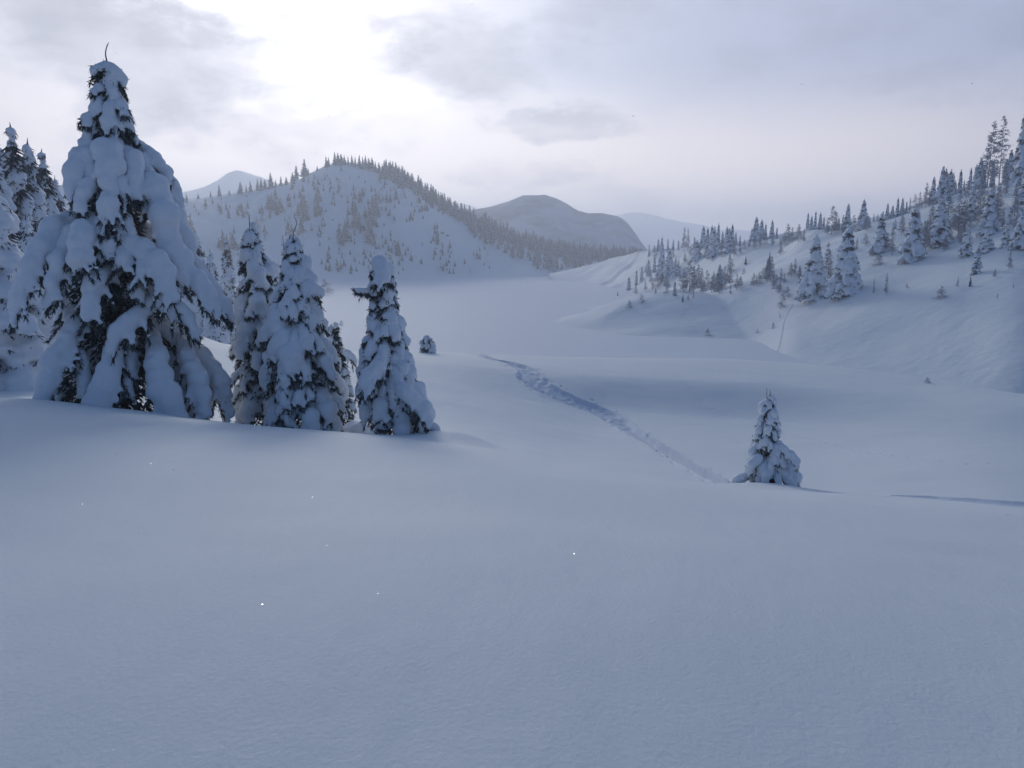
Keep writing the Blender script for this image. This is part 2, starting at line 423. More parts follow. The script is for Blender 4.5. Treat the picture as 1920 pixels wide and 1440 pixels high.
def field_extra(x, y, A, R):
    e = .10 * fbm(x / 9, y / 9, 3, 3) * np.clip((R - 3) / 10, 0, 1) + .022 * fbm(x / 2.6 + y / 6, y / 1.3, 3, 14) + .35 * fbm(x / 34, y / 34, 2, 9) * np.clip((R - 40) / 30, 0, 1) * (R > 20)
    e = e * np.clip((R - 1) / 5, 0, 1)
    # drifts round the trees at the crest
    def at(u, v, r): p = P(u, v, r); return p[0], p[1]
    B = []
    bx, by = at(1440, 915, 15.6); B.append((bx, by, .85, 1.0, .14, 0))
    bx, by = at(870, 822, 18.0); B.append((bx, by, .9, 1.2, .30, 0.1))
    bx, by = at(800, 822, 18.5); B.append((bx, by, .9, 1.0, .18, 0))
    e = e + bumps_at(x, y, B)
    # trail
    m = (np.abs(A) < radians(36)) & (R > 24) & (R < 84)
    xs, ys = x[m], y[m]
    ee = np.zeros(xs.shape); tm = np.zeros(xs.shape, bool)
    for pl, tw in ((trail_d, 1), (t2d, .2)):
        d, w, s, al = dist_line(xs, ys, pl)
        edge = w * .95 * (1 + .18 * fbm(al / 1.3, s * 0 + 3.1, 2, 8))
        k = np.clip(1 - (d - edge * .78) / (edge * .24), 0, 1); k = k * k * (3 - 2 * k)
        wide = np.clip((w - .45) / .4, 0, 1)
        rough = fbm(xs / .26, ys / .34, 3, 12)
        # a narrow trail is two ski grooves with a low rib between; a wide one is trodden
        rib = np.exp(-(s / (.10)) ** 2) * .08 * (1 - wide)
        ee -= tw * k * ((.27 + .10 * (1 - wide) - rib) + wide * (.13 * rough - .09))
        rim = np.exp(-((d - edge * 1.02) / .12) ** 2) * .035
        ee += rim * (.6 + .5 * rough)
        tm |= d < edge * 1.0
    for (px, py, th, ra, rb, dp) in PR:
        sel = (np.abs(xs - px) < .9) & (np.abs(ys - py) < .9)
        if not sel.any(): continue
        dx = xs[sel] - px; dy = ys[sel] - py
        X = (dx * cos(th) + dy * sin(th)) / ra; Y = (-dx * sin(th) + dy * cos(th)) / rb
        ee[sel] -= dp * np.exp(-(X * X + Y * Y) ** 2)
    e[m] += ee
    global TMASK
    TMASK = np.zeros(x.shape, bool); TMASK[m] = tm
    return e
NEAR = Sheet(LN, az_n, r_n, field_extra)
Amask, Rmask = np.meshgrid(NEAR.az, NEAR.r, indexing='ij')
me = NEAR.mesh('snow_field', [M_SNOW], TMASK, keep=False, wrap=True)
tag(link('snow_field', me), 'smooth untouched snow rolling down from the camera', kind='structure')
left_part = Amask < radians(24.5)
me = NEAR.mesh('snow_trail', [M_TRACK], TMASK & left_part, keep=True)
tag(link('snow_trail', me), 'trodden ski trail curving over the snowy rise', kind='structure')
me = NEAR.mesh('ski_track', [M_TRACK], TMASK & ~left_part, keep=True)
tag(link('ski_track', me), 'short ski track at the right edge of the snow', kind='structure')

# ------------------------------------------------------------------ frozen lake (reaches the horizon)
def flat_z(X, Y):
    return LAKE + .10 * fbm(X / 30, Y / 12, 3, 21)
azl = np.radians(np.linspace(-180, 180, 301)[:-1]); rl = np.concatenate([np.linspace(60, 700, 130), np.linspace(720, 4400, 26)])
LK = Sheet([ring((-180, 180), (LAKE, LAKE), 60), ring((-180, 180), (LAKE, LAKE), 4400)], azl, rl, lambda x, y, A, R: .12 * fbm(x / 40, y / 14, 3, 21))
tag(link('frozen_lake', LK.mesh('frozen_lake', [M_LAKE], wrap=True)), 'flat frozen lake under wind smoothed snow', kind='structure')

# ------------------------------------------------------------------ right hillside
RH = []
RH.append([(azr(u, 560), r, -16.2) for u, r in [(1035, 505), (1080, 470), (1110, 430), (1150, 370), (1200, 300), (1300, 215), (1400, 155), (1500, 120), (1650, 106), (1800, 97), (1920, 92)]] + [(radians(60), 90, -16.2)])
RH.append(line([(1035, 517, 520), (1080, 525, 480), (1110, 532, 445), (1150, 541, 388), (1200, 553, 320), (1300, 575, 238), (1400, 604, 182), (1500, 645, 138), (1650, 655, 126), (1800, 672, 115), (1920, 690, 108)], [], [(60, 105, -11)]))
RH.append(line([(1035, 515, 530), (1080, 518, 495), (1110, 523, 462), (1150, 529, 415), (1200, 538, 355), (1300, 553, 268), (1400, 568, 212), (1500, 575, 172), (1600, 560, 158), (1700, 560, 148), (1800, 555, 140), (1920, 560, 132)], [], [(60, 128, -3)]))
RH.append(line([(1035, 514, 540), (1080, 510, 510), (1160, 508, 430), (1230, 512, 350), (1300, 515, 305), (1400, 515, 255), (1500, 510, 215), (1600, 490, 200), (1700, 482, 186), (1800, 470, 176), (1920, 455, 165)], [], [(60, 160, 5)]))
RH.append(line([(1035, 513, 550), (1080, 505, 520), (1160, 489, 460), (1230, 476, 390), (1300, 485, 330), (1400, 472, 295), (1460, 470, 275), (1500, 458, 262), (1600, 438, 245), (1700, 418, 232), (1800, 396, 222), (1920, 375, 205)], [], [(60, 200, 16)]))
RH.append(line([(1035, 512.5, 556), (1080, 503, 530), (1160, 483, 465), (1215, 471, 400), (1300, 466, 365), (1400, 453, 335), (1500, 435, 305), (1600, 419, 285), (1700, 396, 268), (1800, 362, 255), (1920, 340, 245)], [], [(60, 240, 27)]))
RH.append(line([(1035, 517, 620), (1160, 500, 560), (1300, 482, 480), (1500, 452, 420), (1700, 415, 370), (1920, 360, 340)], [], [(60, 330, 30)]))
RH.append(line([(1035, 540, 760), (1160, 530, 720), (1300, 520, 640), (1500, 500, 560), (1700, 470, 500), (1920, 430, 460)], [], [(60, 450, 16)]))
R0H = RH[0]
_a0 = sorted(R0H)
def _comp(ln):
    out = []
    for (a, r, z) in ln:
        r0 = float(np.interp(a, [q[0] for q in _a0], [q[1] for q in _a0])); k = 1 - .24 * float(np.clip((a - azr(1200, 500)) / radians(6), 0, 1)); r2 = r0 + (r - r0) * k
        out.append((a, r2, z * r2 / r))
    return out
RH = [RH[0]] + [_comp(l) for l in RH[1:]]
azh = np.linspace(azr(1030, 500), radians(60), 330); rh = np.linspace(88, 700, 300)
def hill_extra(x, y, A, R):
    fade = np.clip((A - azr(1060, 500)) / radians(3), 0, 1)
    n = fbm(x / 45, y / 30, 4, 31)
    rid = 1 - np.abs(fbm(x / 38 + y / 90, y / 26, 3, 40))
    tb = []
    for (u, v, r, rx, ry, h) in [(1160, 612, 182, 13, 13, 1.35), (1210, 604, 190, 16, 20, 1.9), (1270, 598, 196, 20, 26, 2.6), (1345, 596, 194, 22, 28, 3.2), (1430, 600, 178, 20, 22, 2.4), (1235, 560, 225, 20, 26, 2.2)]:
        p = P(u, v, r); tb.append((p[0], p[1], rx, ry, h, 0))
    tong = bumps_at(x, y, tb)
    return tong + fade * (1.2 * n + 2.6 * (rid - .72)) * np.clip((R - 100) / 100, .15, 1)
HILL = Sheet(RH, azh, rh, hill_extra)
# thin line of a ski track on the hillside
tk = []
for (u, v) in [(1487, 570), (1476, 590), (1470, 605), (1467, 622), (1461, 650), (1453, 672), (1450, 690)]:
    x, y, z, r = HILL.hit(u, v, 95); tk.append((x, y, .16))
tkd = densify(np.array(tk), 6)
mm = np.abs(HILL.X) < 1e9
d, w, s, al = dist_line(HILL.X, HILL.Y, tkd)
tag(link('right_hillside', HILL.mesh('right_hillside', [M_HILL])), 'snowy hillside rising to the right above the lake', kind='structure')
# the faint line itself as a narrow sheet of trodden snow just above the surface
V = []; 
for i in range(len(tkd)):
    j = min(i, len(tkd) - 2); T = tkd[j + 1, :2] - tkd[j, :2]; T /= np.hypot(*T); Nn = np.array([-T[1], T[0]])
    for o, dz in ((-.11, .002), (-.06, .02), (0, .006), (.06, .02), (.11, .002)):
        q = tkd[i, :2] + Nn * o; V.append((q[0], q[1], float(HILL.z(q[0], q[1])) + dz + .02))
V = np.array(V); n = len(tkd); q = []
for i in range(n - 1):
    for k in range(4): a = i * 5 + k; q.append((a, a + 1, a + 6, a + 5))
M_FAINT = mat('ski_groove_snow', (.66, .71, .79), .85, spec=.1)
tag(link('hillside_track', mesh_from('hillside_track', V, [q], [M_FAINT])), 'thin lone ski line running down the right hillside', kind='structure')

# ------------------------------------------------------------------ wooded hill
WH = []
base_pts = [(-250, 500, 330), (200, 515, 380), (420, 524, 480), (640, 528, 500), (850, 521, 560), (1000, 512, 600), (1150, 502, 640), (1320, 500, 660)]
w0 = line(base_pts); WH.append([(a, r, -16.5) for a, r, z in w0])
WH.append(line([(-250, 470, 350), (200, 490, 410), (420, 510, 510), (640, 514, 530), (850, 508, 590), (1000, 503, 630), (1150, 499, 660), (1320, 498, 690)]))
WH.append(line([(-250, 380, 430), (200, 430, 500), (420, 440, 570), (560, 425, 590), (640, 415, 590), (740, 425, 600), (850, 455, 625), (950, 482, 650), (1050, 492, 670), (1150, 490, 690), (1320, 492, 720)]))
WH.append(line([(-250, 320, 520), (200, 375, 580), (360, 386, 630), (450, 380, 650), (560, 350, 660), (640, 325, 655), (740, 340, 660), (850, 405, 680), (950, 450, 695), (1050, 474, 710), (1150, 482, 730), (1320, 484, 760)]))
WH.append(line([(-250, 300, 560), (200, 355, 620), (340, 374, 665), (430, 364, 690), (500, 352, 695), (545, 343, 695), (585, 324, 695), (625, 309, 690), (650, 306, 690), (700, 315, 692), (740, 330, 696), (800, 364, 702), (850, 394, 708), (900, 420, 714), (950, 440, 722), (1050, 467, 740), (1150, 479, 755), (1320, 482, 790)]))
WH.append(line([(-250, 330, 700), (340, 400, 800), (640, 340, 830), (850, 430, 840), (1050, 490, 850), (1320, 500, 900)]))
WH.append(line([(-250, 480, 900), (640, 520, 1000), (1320, 530, 1000)]))
azw = np.linspace(radians(-42), azr(1310, 500), 360); rw = np.linspace(325, 1000, 250)
def wh_extra(x, y, A, R):
    n = fbm(x / 70, y / 60, 4, 51); rid = 1 - np.abs(fbm(x / 42, y / 130, 3, 60))
    k = np.clip((R - 480) / 120, 0, 1) * np.clip((860 - R) / 100, 0, 1)
    crest = np.clip(1 - np.abs(R - 695) / 60, 0, 1)
    return k * (1 - .7 * crest) * (3.0 * n + 5.0 * (rid - .75))
WOOD = Sheet(WH, azw, rw, wh_extra)
tag(link('wooded_hill', WOOD.mesh('wooded_hill', [M_HILL])), 'rounded snowy hill across the lake dotted with trees', kind='structure')

# ------------------------------------------------------------------ distant mountains
def mountain(name, skyline, R, label, m, seed, rough=1.0):
    us = [p[0] for p in skyline]
    l0 = [(azr(u, 470), R * .80, -17.0) for u, v in skyline]
    l1 = line([(u, v + (470 - v) * .45, R * .90) for u, v in skyline])
    l2 = line([(u, v, R) for u, v in skyline])
    l3 = [(azr(u, 470), R * 1.2, -17.0) for u, v in skyline]
    a = np.linspace(azr(us[0], 470), azr(us[-1], 470), 180); r = np.linspace(R * .8, R * 1.2, 84)
    def ex(x, y, A, Rr):
        e = fbm(x / (R * .045), y / (R * .045), 5, seed); rd = 1 - np.abs(fbm(x / (R * .03), y / (R * .09), 4, seed + 9))
        crest = np.clip(1 - np.abs(Rr - R) / (R * .04), 0, 1)
        edge = np.clip((A - a[0]) / radians(1.5), 0, 1) * np.clip((a[-1] - A) / radians(1.5), 0, 1)
        return rough * R * .006 * (e + 1.2 * (rd - .75)) * (1 - .85 * crest) * edge
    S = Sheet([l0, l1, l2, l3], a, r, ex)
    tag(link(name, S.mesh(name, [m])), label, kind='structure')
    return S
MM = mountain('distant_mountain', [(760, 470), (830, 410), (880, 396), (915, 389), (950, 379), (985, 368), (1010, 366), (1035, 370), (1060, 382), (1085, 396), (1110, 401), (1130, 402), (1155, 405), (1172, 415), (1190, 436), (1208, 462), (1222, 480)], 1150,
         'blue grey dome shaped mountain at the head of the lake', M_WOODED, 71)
mountain('distant_peak', [(200, 420), (280, 385), (345, 359), (385, 350), (410, 338), (432, 325), (447, 321), (465, 325), (500, 336), (540, 352), (620, 380), (700, 410)], 2050,
         'pale pointed peak behind the left shoulder of the wooded hill', M_HILL, 81)
mountain('faint_mountain', [(780, 420), (840, 392), (865, 382), (900, 394), (980, 430), (1050, 445), (1100, 424), (1140, 409), (1175, 400), (1195, 398), (1225, 404), (1260, 413), (1310, 421), (1350, 430), (1420, 436), (1500, 452), (1600, 466)], 3500,
         'faint mountain ridge nearly lost in the haze', M_HILL, 91, .6)

# ------------------------------------------------------------------ haze
def build_haze():
    V = [(x, y, z) for x in (-4600, 4600) for y in (-4600, 4600) for z in (-19, HAZE_TOP)]
    f = [(0, 1, 3, 2), (4, 6, 7, 5), (0, 4, 5, 1), (2, 3, 7, 6), (0, 2, 6, 4), (1, 5, 7, 3)]
    m = D.materials.new('haze_air'); m.use_nodes = True; nt = m.node_tree
    nt.nodes.remove(nt.nodes['Principled BSDF'])
    v = nt.nodes.new('ShaderNodeVolumePrincipled')
    v.inputs['Color'].default_value = HAZE_COL; v.inputs['Density'].default_value = HAZE_D; v.inputs['Anisotropy'].default_value = .48
    nt.links.new(v.outputs[0], nt.nodes['Material Output'].inputs['Volume'])
    o = link('haze', mesh_from('haze', V, [f], [m], smooth=False))
    tag(o, 'pale winter haze over the lake valley', kind='stuff')
HAZE_D = .0007
HAZE_TOP = 236
HAZE_COL = (.83, .885, .99, 1)
build_haze()
# ------------------------------------------------------------------ tree kit
UP = np.array([0, 0, 1.0])
def unit(a):
    a = np.asarray(a, float); return a / (np.linalg.norm(a, axis=-1, keepdims=True) + 1e-9)
def ico(n):
    import bmesh
    bm = bmesh.new(); bmesh.ops.create_icosphere(bm, subdivisions=n, radius=1.0)
    V = np.array([v.co[:] for v in bm.verts]); Fc = np.array([[v.index for v in f.verts] for f in bm.faces]); bm.free()
    return V, Fc
ICO1, ICO2 = ico(1), ico(2)

def spheres_mesh(sp, base=ICO2):
    """sp (n,4+): centre, radius -> verts, tris"""
    bv, bf = base; sp = np.asarray(sp, float)
    V = sp[:, None, :3] + bv[None] * sp[:, 3][:, None, None]
    Fc = bf[None] + (np.arange(len(sp)) * len(bv))[:, None, None]
    return V.reshape(-1, 3), Fc.reshape(-1, 3)

def shoots(base, dirn, length, wid):
    """pointed needle shoots: 4 verts, 3 tris each"""
    base = np.asarray(base, float); d = unit(dirn); n = len(base)
    a = unit(np.cross(d, np.where(np.abs(d[:, 2:3]) > .9, np.array([1.0, 0, 0]), UP)))
    b = np.cross(d, a); length = np.asarray(length)[:, None]; wid = np.asarray(wid)[:, None]
    mid = base + d * length * .4
    mid = base + d * length * .22
    V = np.stack([mid + a * wid, mid + (-.5 * a + .87 * b) * wid, mid + (-.5 * a - .87 * b) * wid, base + d * length], 1)
    T = np.array([(3, 0, 1), (3, 1, 2), (3, 2, 0)])
    Fc = T[None] + (np.arange(n) * 4)[:, None, None]
    return V.reshape(-1, 3), Fc.reshape(-1, 3)

def tube(pts, rad, sides=7):
    pts = np.asarray(pts, float); n = len(pts)
    T = np.gradient(pts, axis=0); T = unit(T)
    ref = np.array([1.0, .13, .07]); a = unit(np.cross(T, ref)); b = np.cross(T, a)
    th = np.linspace(0, 2 * pi, sides, endpoint=False)
    V = pts[:, None] + np.asarray(rad)[:, None, None] * (np.cos(th)[None, :, None] * a[:, None] + np.sin(th)[None, :, None] * b[:, None])
    V = V.reshape(-1, 3); q = []
    for i in range(n - 1):
        for k in range(sides):
            k2 = (k + 1) % sides; q.append((i * sides + k, i * sides + k2, (i + 1) * sides + k2, (i + 1) * sides + k))
    V = np.vstack([V, pts[-1]]); t = [((n - 1) * sides + k, (n - 1) * sides + (k + 1) % sides, len(V) - 1) for k in range(sides)]
    return V, np.array(q), np.array(t)
def join(parts):
    V = []; T = []; o = 0
    for v, f in parts:
        V.append(v); T.append(np.asarray(f) + o); o += len(v)
    return np.vstack(V), np.vstack(T)

def resample(pts, rad, step):
    pts = np.asarray(pts, float); rad = np.asarray(rad, float)
    t = np.arange(len(pts))
    L = np.sum(np.linalg.norm(np.diff(pts, axis=0), axis=1)); n = max(4, int(L / step) + 1)
    tt = np.linspace(0, len(pts) - 1, n)
    # Catmull-Rom
    Pp = np.vstack([2 * pts[0] - pts[1], pts, 2 * pts[-1] - pts[-2]])
    i = np.clip(tt.astype(int), 0, len(pts) - 2); f = (tt - i)[:, None]
    p0, p1, p2, p3 = Pp[i], Pp[i + 1], Pp[i + 2], Pp[i + 3]
    q = .5 * ((2 * p1) + (-p0 + p2) * f + (2 * p0 - 5 * p1 + 4 * p2 - p3) * f ** 2 + (-p0 + 3 * p1 - 3 * p2 + p3) * f ** 3)
    return q, np.interp(tt, t, rad)

def grow_bough(pts, rad, rg, shoot=.15, dens=1.0, side=1.0, tip_bare=.0, snowy=1.0):
    """one drooping bough -> snow spheres (n,4), shoots (base, dir, len, wid), twig polylines"""
    pts, rad = resample(pts, rad, max(.04, .5 * float(np.mean(rad))))
    T = unit(np.gradient(pts, axis=0)); n = len(pts)
    sn = []; sb = []; sd = []; twigs = [(pts, np.maximum(.008, .10 * rad))]
    S = unit(np.cross(T, UP) + 1e-4); Nn = unit(np.cross(S, T)); Nn = np.where(Nn[:, 2:3] < 0, -Nn, Nn)
    for i in range(n):
        s = i / (n - 1); r = rad[i] * rg.uniform(.78, 1.18)
        up = Nn[i] * .6 + UP * .4
        if s > .04:
            sn.append((*(pts[i] + up * .52 * r * snowy + rg.normal(0, .13, 3) * r), r * snowy))
            if rg.uniform() < .35: sn.append((*(pts[i] + up * .75 * r * snowy + S[i] * rg.uniform(-.6, .6) * r), r * snowy * rg.uniform(.45, .7)))
        # fingers to both sides
    acc = 0.0; last = 0
    for i in range(1, n):
        acc += np.linalg.norm(pts[i] - pts[i - 1])
        if acc > .85 * rad[i] and i / (n - 1) > .12:
            acc = 0
            for sg in (-1, 1):
                r = rad[i]; L = r * rg.uniform(.9, 2.0) * side
                d = unit(S[i] * sg * rg.uniform(.7, 1.1) + T[i] * rg.uniform(.3, .9) - UP * rg.uniform(.15, .45))
                m = 5; q = pts[i] + d[None] * (np.linspace(0, 1, m)[:, None] * L) - UP * (np.linspace(0, 1, m)[:, None] ** 2 * L * .35)
                rr = r * np.linspace(.60, .22, m) * rg.uniform(.75, 1.15)
                bare = rg.uniform() < .22
                for k in range(1, 2 if bare else m): sn.append((*(q[k] + UP * .42 * rr[k] * snowy), rr[k] * snowy))
                twigs.append((q, np.maximum(.006, .08 * rr)))
                # shoots hanging under the finger
                c = max(3, int(L / shoot * 6.5 * dens))
                t = rg.uniform(.15, 1.2, c) ** .8; bq = pts[i] + d * (t * L)[:, None] - UP * (t[:, None] ** 2 * L * .35)
                sb.append(bq - UP * (.30 * r * (1.1 - .6 * t))[:, None]); sd.append(d[None] * rg.uniform(.2, 1.0, (c, 1)) - UP * rg.uniform(.3, 1.2, (c, 1)) + rg.normal(0, .35, (c, 3)))
    c = int(n * 3.5 * dens)
    i = rg.integers(1, n, c); sb.append(pts[i] - UP * (.32 * rad[i])[:, None] + rg.normal(0, .25, (c, 3)) * rad[i][:, None])
    sd.append(T[i] * .4 - UP * rg.uniform(.3, 1.0, (c, 1)) + S[i] * rg.normal(0, .6, (c, 1)) + rg.normal(0, .25, (c, 3)))
    # tip
    c = int(7 * dens) + 3
    sb.append(pts[-1][None] + rg.normal(0, .25, (c, 3)) * rad[-1]); sd.append(T[-1][None] * 1.0 - UP * .2 + rg.normal(0, .4, (c, 3)))
    sb = np.vstack(sb); sd = np.vstack(sd); k = len(sb)
    ln = shoot * rg.uniform(.6, 1.25, k); wd = ln * rg.uniform(.065, .115, k)
    return np.array(sn), (sb, sd, ln, wd), twigs

def bough_foliage(sh, twigs, parts=None):
    sb, sd, ln, wd = sh
    P_ = [shoots(sb, sd, ln, wd)]
    for p, r in twigs:
        v, q, t = tube(p, r, 4); P_.append((v, np.vstack([np.stack([q[:, 0], q[:, 1], q[:, 2]], 1), np.stack([q[:, 0], q[:, 2], q[:, 3]], 1), t])))
    return join(P_)

# displacement texture for lumpy snow
TEX = D.textures.new('snow_lumps', 'CLOUDS'); TEX.noise_scale = .22; TEX.noise_depth = 2
PENDING = []        # (temp object, callback)
def queue_snow(sp, voxel, smooth, callback, lump=.03, base=ICO2):
    v, f = spheres_mesh(sp, base)
    me = mesh_from('snow_load', v, [f], [])
    o = D.objects.new('snow_tmp', me); COL.objects.link(o)
    r = o.modifiers.new('r', 'REMESH'); r.mode = 'VOXEL'; r.voxel_size = voxel; r.use_smooth_shade = True
    s = o.modifiers.new('s', 'SMOOTH'); s.factor = .6; s.iterations = smooth
    if lump:
        d = o.modifiers.new('d', 'DISPLACE'); d.texture = TEX; d.strength = lump; d.mid_level = .5; d.texture_coords = 'LOCAL'
    PENDING.append((o, callback))
def flush_snow(material):
    dg = bpy.context.evaluated_depsgraph_get(); dg.update()
    out = []
    for o, cb in PENDING:
        ev = o.evaluated_get(dg); me = D.meshes.new_from_object(ev, preserve_all_data_layers=False, depsgraph=dg)
        me.materials.clear(); me.materials.append(material)
        me.polygons.foreach_set('use_smooth', np.ones(len(me.polygons), bool)); me.update()
        out.append((me, cb))
    for o, cb in PENDING:
        m = o.data; D.objects.remove(o); D.meshes.remove(m)
    PENDING.clear()
    for me, cb in out: cb(me)

def hero(name, label, group, base, trunk_pts, trunk_rad, boughs, seed, shoot=.15, dens=1.0, side=1.0, voxel=.045, smooth=5, lump=.03, core=None, twigs=(), snowy=1.0, cat='tree', part='bough'):
    """thing > trunk, boughs (> snow_load), leader twigs. boughs: list of (pts world, rad)"""
    rg = np.random.default_rng(seed)
    base = np.asarray(base, float)
    root = D.objects.new(name, None); COL.objects.link(root); root.location = base
    tag(root, label, cat, group)
    v, q, t = tube(np.asarray(trunk_pts) - base, trunk_rad, 9)
    link('trunk', mesh_from('trunk', v, [q, t], [M_BARK]), root)
    for pts, rad in boughs:
        sn, sh, tw = grow_bough(np.asarray(pts) - base, rad, rg, shoot, dens, side, snowy=snowy)
        fv, ft = bough_foliage(sh, tw)
        b = link(part, mesh_from(part, fv, [ft], [M_NEEDLE], smooth=False), root)
        sn[:, 3] = np.maximum(sn[:, 3], voxel * 1.15)
        def cb(me, b=b): me.name = 'snow_load'; link('snow_load', me, b)
        queue_snow(sn, voxel, smooth, cb, lump)
    if core is not None:          # dark inner foliage near the trunk
        zs, rr, cnt, cs = core
        tp = np.asarray(trunk_pts) - base
        z = rg.uniform(0, 1, cnt); k = z * (len(tp) - 1); i = np.minimum(k.astype(int), len(tp) - 2); c = tp[i] + (tp[i + 1] - tp[i]) * (k - i)[:, None]
        R = np.interp(z, zs, rr) * np.sqrt(rg.uniform(0, 1, cnt)); th = rg.uniform(0, 2 * pi, cnt)
        d = np.stack([np.cos(th), np.sin(th), 0 * th], 1)
        bq = c + d * R[:, None]; dd = d + rg.normal(0, .3, (cnt, 3)) - UP * .6
        v, f = shoots(bq, dd, cs * rg.uniform(.7, 1.3, cnt), cs * .14 * rg.uniform(.8, 1.3, cnt))
        link('inner_foliage', mesh_from('inner_foliage', v, [f], [M_NEEDLE], smooth=False), root)
    for pl, r0 in twigs:
        pl = np.asarray(pl) - base; q_, r_ = resample(pl, np.linspace(r0, r0 * .45, len(pl)), .05)
        v, q, t = tube(q_, r_, 5)
        k = len(q_); sv, sf = shoots(q_[::1], unit(np.gradient(q_, axis=0)) + rg.normal(0, .5, (k, 3)), np.full(k, r0 * 2.2), np.full(k, r0 * .45))
        tt = np.vstack([np.stack([q[:, 0], q[:, 1], q[:, 2]], 1), np.stack([q[:, 0], q[:, 2], q[:, 3]], 1), t])
        vv, ff = join([(v, tt), (sv, sf)])
        link('leader_twig', mesh_from('leader_twig', vv, [ff], [M_BARK]), root)
    return root

